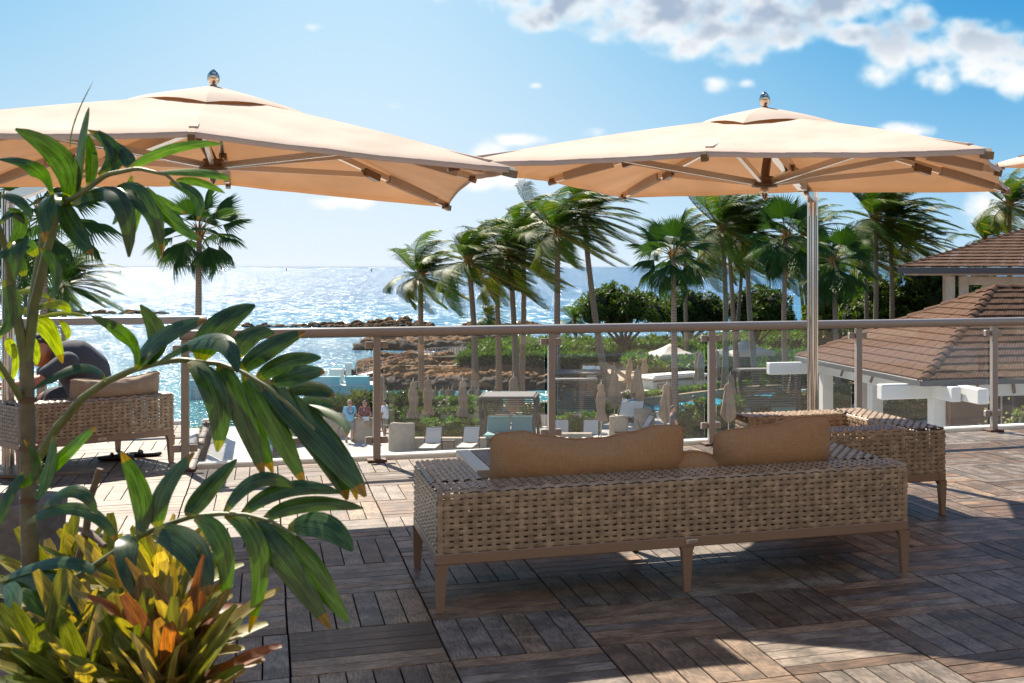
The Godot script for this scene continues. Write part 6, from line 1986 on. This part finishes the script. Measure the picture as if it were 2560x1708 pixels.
# ---------------------------------------------------------------- foreground planting
func leaf_of(o: Node3D, q: Array, d0: float, tone: Color, tip: Color, called := "leaflet", parent: Node = null) -> void:
	# base, a point half way, the tip (photograph pixels), width there, how far the tip comes forward
	var p0 := at(q[0], q[1], d0); var p1 := at(q[2], q[3], d0 - q[7] * 0.5); var p2 := at(q[4], q[5], d0 - q[7])
	var c := p1 * 2.0 - (p0 + p2) * 0.5
	var w: float = q[6] * d0 / F
	var p := PackedVector3Array(); var nm := PackedVector3Array(); var ws := PackedFloat32Array(); var cs := PackedColorArray()
	var n := 12
	var lean := Vector3(rr(-0.35, 0.35), rr(0.25, 0.9), rr(0.5, 1.0)).normalized()
	var blotch := R.randf() < 0.55
	for i in n + 1:
		var t := float(i) / n
		p.append(p0.lerp(c, t).lerp(c.lerp(p2, t), t))
		nm.append(lean.slerp(Vector3(0, 0.55, 0.84), t * 0.5))
		ws.append(w * clampf(pow(sin(PI * clampf(0.05 + 0.93 * pow(t, 0.85), 0.0, 1.0)), 0.62), 0.0, 1.0) if i < n else w * 0.10)
		var cc := tone * rr(0.93, 1.07)
		if t < 0.06: cc = Color(0.28, 0.27, 0.05)
		if t > 0.90 and blotch: cc = cc.lerp(tip, 0.85)
		cs.append(cc)
	var m := mbt(); m.strap(p, nm, ws, 0.10, cs)
	part(called, m.done(), M.gloss, parent if parent else o)


func stem_of(called: String, pts: Array, r0: float, r1: float, mt: Material, parent: Node) -> MeshInstance3D:
	var p := PackedVector3Array(); var r := PackedFloat32Array()
	for i in pts.size():
		p.append(at(pts[i][0], pts[i][1], pts[i][2])); r.append(lerpf(r0, r1, float(i) / (pts.size() - 1)))
	var cur := Curve3D.new()
	for i in p.size():
		var tg := (p[mini(i + 1, p.size() - 1)] - p[maxi(i - 1, 0)]) / 6.0
		cur.add_point(p[i], -tg, tg)
	var pp := PackedVector3Array(); var rr_ := PackedFloat32Array()
	var k := pts.size() * 5
	for i in k + 1:
		pp.append(cur.sample_baked(cur.get_baked_length() * i / k)); rr_.append(lerpf(r0, r1, float(i) / k))
	var m := MB.new(); m.tube(pp, rr_, 10)
	return part(called, m.done(), mt, parent)


func make_foreground() -> void:
	R.seed = 404
	M.stem = textured(mat(Color(0.17, 0.20, 0.07), 0.5), T.rough, 2.0)
	M.cane = textured(mat(Color(0.17, 0.15, 0.095), 0.6), T.rough, 2.5)
	var foot := at(60, 1500, 3.0)
	var o := thing("palm_plant", "large potted palm with broad glossy leaflets in the left foreground", "plant")
	var trunk_ := stem_of("trunk", [[80, 1520, 3.0], [72, 1300, 3.0], [68, 1080, 3.0], [66, 905, 3.0]], 0.0205, 0.016, M.cane, o)
	for y in [1420, 1250, 1120, 1000]:
		var rg := MB.new(); var a := at(76 - (1500 - y) * 0.015, y, 3.0)
		rg.rod(a + Vector3(0, -0.006, 0), a + Vector3(0, 0.006, 0), 0.0212, 0.0205, 10)
		part("trunk_ring", rg.done(), M.base_wood, trunk_)
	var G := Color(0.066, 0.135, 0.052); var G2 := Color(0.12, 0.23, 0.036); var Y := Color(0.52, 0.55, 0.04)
	var tip := Color(0.42, 0.20, 0.02)
	var f0 := stem_of("stem", [[66, 905, 3.0], [86, 760, 3.0], [114, 640, 2.98], [150, 510, 2.95], [188, 494, 2.92], [265, 437, 2.9], [344, 421, 2.88], [415, 437, 2.86], [453, 469, 2.85]], 0.013, 0.003, M.stem, o)
	var top := [
		[175, 373, 187, 300, 233, 203, 6, 0.0], [191, 488, 198, 373, 222, 268, 46, 0.05], [220, 466, 228, 405, 220, 338, 32, 0.0], [246, 437, 278, 373, 220, 325, 38, -0.05], [271, 430, 291, 386, 246, 326, 38, -0.05], [312, 418, 316, 390, 266, 346, 34, -0.05],
		[169, 507, 152, 400, 38, 322, 60, 0.10], [128, 494, 84, 420, -6, 398, 40, 0.1], [172, 510, 122, 500, 112, 605, 58, 0.12], [150, 498, 181, 565, 232, 638, 48, 0.10],
		[319, 424, 430, 371, 556, 360, 30, 0.0], [392, 431, 510, 432, 578, 451, 27, 0.0], [440, 450, 499, 456, 562, 483, 22, 0.0], [179, 510, 290, 490, 322, 643, 56, 0.12], [204, 498, 356, 505, 396, 648, 46, 0.1], [274, 482, 360, 484, 406, 648, 26, 0.1],
		[424, 456, 490, 492, 492, 553, 28, 0.05], [364, 469, 430, 549, 506, 604, 32, 0.08], [383, 504, 391, 565, 409, 626, 27, 0.0], [360, 469, 344, 517, 334, 591, 28, 0.0], [376, 485, 417, 507, 463, 534, 20, 0.0], [0, 488, 50, 505, 78, 552, 26, 0.05], [330, 440, 300, 520, 280, 560, 30, -0.05]]
	for k in top.size():
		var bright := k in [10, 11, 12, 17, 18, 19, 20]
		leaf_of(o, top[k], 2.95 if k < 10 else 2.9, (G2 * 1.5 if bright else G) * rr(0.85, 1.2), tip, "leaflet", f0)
	var f1 := stem_of("stem", [[84, 1165, 3.0], [140, 1072, 2.98], [203, 998, 2.95], [263, 956, 2.9], [333, 924, 2.86], [396, 907, 2.82], [452, 900, 2.8], [551, 910, 2.76], [607, 930, 2.73], [665, 965, 2.7], [720, 1010, 2.68], [786, 1075, 2.66]], 0.011, 0.003, M.stem, o)
	var mid := [
		[337, 923, 318, 848, 228, 790, 38, 0.1], [338, 921, 398, 845, 517, 800, 66, 0.05], [351, 914, 392, 850, 350, 762, 54, -0.05], [393, 907, 530, 848, 594, 932, 54, 0.2], [501, 900, 545, 815, 638, 763, 82, -0.05], [600, 926, 667, 872, 763, 829, 60, 0.0], [590, 897, 622, 840, 686, 832, 58, -0.05], [642, 945, 716, 904, 802, 895, 54, 0.0], [674, 959, 744, 936, 812, 931, 52, 0.05], [709, 977, 779, 970, 837, 992, 44, 0.05], [751, 1000, 793, 995, 832, 1018, 40, 0.05],
		[474, 903, 540, 985, 543, 1130, 66, 0.1], [547, 910, 596, 1015, 660, 1193, 56, 0.1], [561, 928, 622, 1044, 682, 1182, 50, 0.05], [610, 931, 680, 1051, 762, 1214, 56, 0.1], [649, 945, 790, 1080, 914, 1242, 80, 0.15], [660, 955, 795, 1103, 868, 1250, 66, 0.1], [720, 1005, 838, 1040, 866, 1091, 28, 0.1], [690, 985, 830, 1120, 892, 1250, 40, 0.05], [266, 952, 205, 918, 80, 975, 34, 0.12]]
	for k in mid.size():
		leaf_of(o, mid[k], 2.76, (G if k < 11 else G * 1.1) * rr(0.85, 1.2), tip if k != 11 else Color(0.45, 0.42, 0.02), "leaflet", f1)
	var f2 := stem_of("stem", [[110, 1500, 2.8], [230, 1420, 2.75], [343, 1343, 2.7], [402, 1317, 2.68], [479, 1292, 2.66], [551, 1285, 2.64], [615, 1287, 2.62], [680, 1304, 2.6], [740, 1340, 2.58]], 0.009, 0.003, M.stem, o)
	var low := [
		[340, 1339, 352, 1250, 303, 1131, 56, 0.0], [395, 1317, 404, 1232, 486, 1131, 60, 0.0], [470, 1291, 512, 1229, 592, 1148, 60, -0.05], [560, 1283, 637, 1202, 736, 1218, 46, 0.0], [604, 1286, 713, 1222, 850, 1233, 50, 0.0], [658, 1299, 761, 1260, 908, 1271, 46, 0.0], [719, 1322, 805, 1312, 881, 1378, 66, 0.1],
		[343, 1345, 314, 1375, 330, 1488, 56, 0.12], [382, 1330, 475, 1370, 520, 1490, 76, 0.12], [486, 1294, 553, 1362, 561, 1510, 52, 0.1], [564, 1287, 645, 1378, 622, 1582, 50, 0.12], [625, 1295, 708, 1400, 826, 1572, 64, 0.12], [650, 1308, 765, 1420, 872, 1558, 58, 0.1], [700, 1322, 790, 1420, 852, 1540, 44, 0.05]]
	for k in low.size():
		leaf_of(o, low[k], 2.64, (G if k not in [9, 10] else G2) * rr(0.85, 1.2), tip, "leaflet", f2)
	var f3 := stem_of("stem", [[64, 905, 3.0], [40, 780, 2.98], [14, 620, 2.95], [-20, 520, 2.9]], 0.013, 0.006, M.stem, o)
	var f4 := stem_of("stem", [[70, 905, 3.02], [78, 760, 3.04], [98, 640, 3.05], [112, 560, 3.05]], 0.011, 0.006, M.stem, o)
	stem_of("stem", [[60, 1010, 3.0], [30, 960, 2.95], [-20, 880, 2.9]], 0.009, 0.005, M.stem, o)
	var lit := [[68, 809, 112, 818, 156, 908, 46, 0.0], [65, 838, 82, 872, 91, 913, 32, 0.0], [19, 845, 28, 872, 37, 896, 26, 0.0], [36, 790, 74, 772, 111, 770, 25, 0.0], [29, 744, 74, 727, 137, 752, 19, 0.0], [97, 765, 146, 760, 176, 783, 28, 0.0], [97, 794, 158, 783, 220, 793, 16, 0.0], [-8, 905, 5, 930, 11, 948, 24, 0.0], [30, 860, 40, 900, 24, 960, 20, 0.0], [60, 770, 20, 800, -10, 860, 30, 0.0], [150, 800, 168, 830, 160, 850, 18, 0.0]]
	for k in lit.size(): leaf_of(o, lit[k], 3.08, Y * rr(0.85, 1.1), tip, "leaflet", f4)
	var dark := [[90, 640, 50, 610, 38, 700, 46, 0.08], [60, 690, 30, 640, -10, 640, 40, 0.0], [20, 620, 50, 560, 20, 520, 36, 0.0], [10, 700, 30, 780, -6, 840, 40, 0.05], [0, 560, 30, 530, 60, 560, 30, 0.0], [100, 620, 140, 680, 120, 760, 30, 0.05], [88, 1208, 160, 1136, 240, 1066, 40, 0.0], [133, 1089, 116, 1190, 88, 1250, 38, 0.05], [107, 1271, 184, 1226, 242, 1284, 40, 0.05], [65, 1307, 198, 1272, 297, 1362, 38, 0.08], [-6, 1453, 146, 1405, 250, 1443, 40, 0.1], [-6, 1459, 134, 1458, 225, 1569, 52, 0.15], [-6, 1469, 30, 1490, 18, 1586, 46, 0.15], [49, 1475, 97, 1518, 141, 1601, 46, 0.12], [60, 1180, 20, 1240, -10, 1330, 34, 0.05], [40, 1220, 90, 1170, 60, 1100, 26, 0.0]]
	for k in dark.size(): leaf_of(o, dark[k], 2.9 if k < 6 else 2.75, (G2 * 1.3 if k in [6, 7] else G) * rr(0.8, 1.2), tip, "leaflet", f3 if k < 6 else trunk_)
	# dead stump of an older stem
	var st := thing("dead_branch", "cut grey brown branch stump standing among the yellow leaves", "branch")
	stem_of("stump", [[190, 1420, 2.95], [205, 1370, 2.95], [216, 1320, 2.95], [224, 1250, 2.95], [250, 1172, 2.95]], 0.009, 0.0075, M.limb2, st)
	stem_of("side_stub", [[216, 1330, 2.95], [238, 1345, 2.93], [262, 1366, 2.9]], 0.009, 0.006, M.limb2, st)
	# yellow and pink striped rosettes in the trough
	var clumps := [
		["yellow striped bromeliads around the palm's foot", [[330, 1470, 2.95], [230, 1490, 3.0], [400, 1450, 2.9], [280, 1440, 3.1], [150, 1440, 3.1], [420, 1500, 2.8]], [Color(0.58, 0.53, 0.10), Color(0.36, 0.40, 0.08), Color(0.66, 0.58, 0.26), Color(0.24, 0.30, 0.06)]],
		["pinkish bromeliads leaning out over the deck", [[420, 1545, 2.6], [460, 1590, 2.5], [390, 1620, 2.5], [440, 1680, 2.4]], [Color(0.44, 0.28, 0.13), Color(0.46, 0.38, 0.12), Color(0.36, 0.38, 0.10), Color(0.50, 0.44, 0.2)]],
		["cream striped bromeliads at the bottom edge left", [[300, 1590, 2.6], [200, 1600, 2.6], [350, 1690, 2.4], [120, 1640, 2.5], [230, 1700, 2.4], [420, 1740, 2.35]], [Color(0.50, 0.46, 0.18), Color(0.60, 0.52, 0.30), Color(0.24, 0.29, 0.07), Color(0.17, 0.24, 0.05)]]]
	for q in clumps:
		var c := thing("bromeliad_clump", q[0], "plant")
		for b in q[1]:
			var root := at(b[0], b[1] + 70, b[2])
			for k in 20:
				var az := k * 2.39996 + rr(-0.3, 0.3)
				var el := lerpf(1.35, 0.25, k / 19.0) + rr(-0.12, 0.12)
				var L := rr(0.14, 0.24)
				var d := Vector3(cos(az) * cos(el), sin(el), sin(az) * cos(el) + 0.1)
				var tone: Color = q[2][R.randi() % q[2].size()]
				if b[0] > 400 and R.randf() < 0.15: tone = Color(0.42, 0.17, 0.09)
				var p := PackedVector3Array(); var nm := PackedVector3Array(); var ws := PackedFloat32Array(); var cs := PackedColorArray()
				var e := root
				for i in 8:
					var t := i / 7.0
					p.append(e); nm.append((Vector3.UP * 0.7 - d * 0.3 + Vector3(0, 0, 0.3)).normalized())
					ws.append(rr(0.040, 0.046) * clampf(pow(sin(PI * (0.16 + 0.80 * t)), 0.5), 0.04, 1.0))
					cs.append(Color(0.12, 0.18, 0.04).lerp(tone, smoothstep(0.05, 0.5, t)) * rr(0.9, 1.1) if t < 0.93 else tone.lerp(Color(0.3, 0.14, 0.05), 0.5))
					e += d * L / 7.0; d = (d + Vector3.DOWN * 0.10 * t).normalized()
				var m := mbt(); m.strap(p, nm, ws, -0.16, cs)
				part("leaf", m.done(), M.brom, c)
	# what they stand in
	var pl := thing("trough", "stone planter trough under the foreground palm", "planter", at(230, 1700, 2.75) * Vector3(1, 0, 1))
	var tm := MB.new()
	for s in [-1.0, 1.0]:
		tm.cbox(xf(Vector3(s * 0.52, 0.20, 0)), Vector3(0.06, 0.40, 1.0), 0.01); tm.cbox(xf(Vector3(0, 0.20, s * 0.47)), Vector3(0.978, 0.40, 0.06), 0.01)
	part("box", tm.done(), M.conc, pl)
	var so := MB.new(); so.box(xf(Vector3(0, 0.17, 0)), Vector3(0.97, 0.34, 0.87))
	part("soil", so.done(), M.base_wood, pl)
	var bw := MB.new()
	var bp := at(36, 1248, 6.2)
	bw.lathe(xf(Vector3.ZERO), [[0.0, 0.02], [0.17, 0.0], [0.20, 0.10], [0.225, bp.y * 0.7], [0.235, bp.y], [0.215, bp.y], [0.205, bp.y - 0.06], [0.0, bp.y - 0.07]], 36)
	solo("round_pot", bw.done(), M.slate_pot, "round grey pot on the deck behind the palm's trunk at left", "pot", xf(bp * Vector3(1, 0, 1)))
	R.seed = 1


func _ready() -> void:
	make_sky()
	make_materials()
	make_deck()
	make_railing()
	make_umbrellas()
	make_furniture()
	make_sea()
	make_rocks()
	make_buildings()
	make_palms()
	make_plants()
	make_pool()
	make_shore()
	make_people()
	make_foreground()
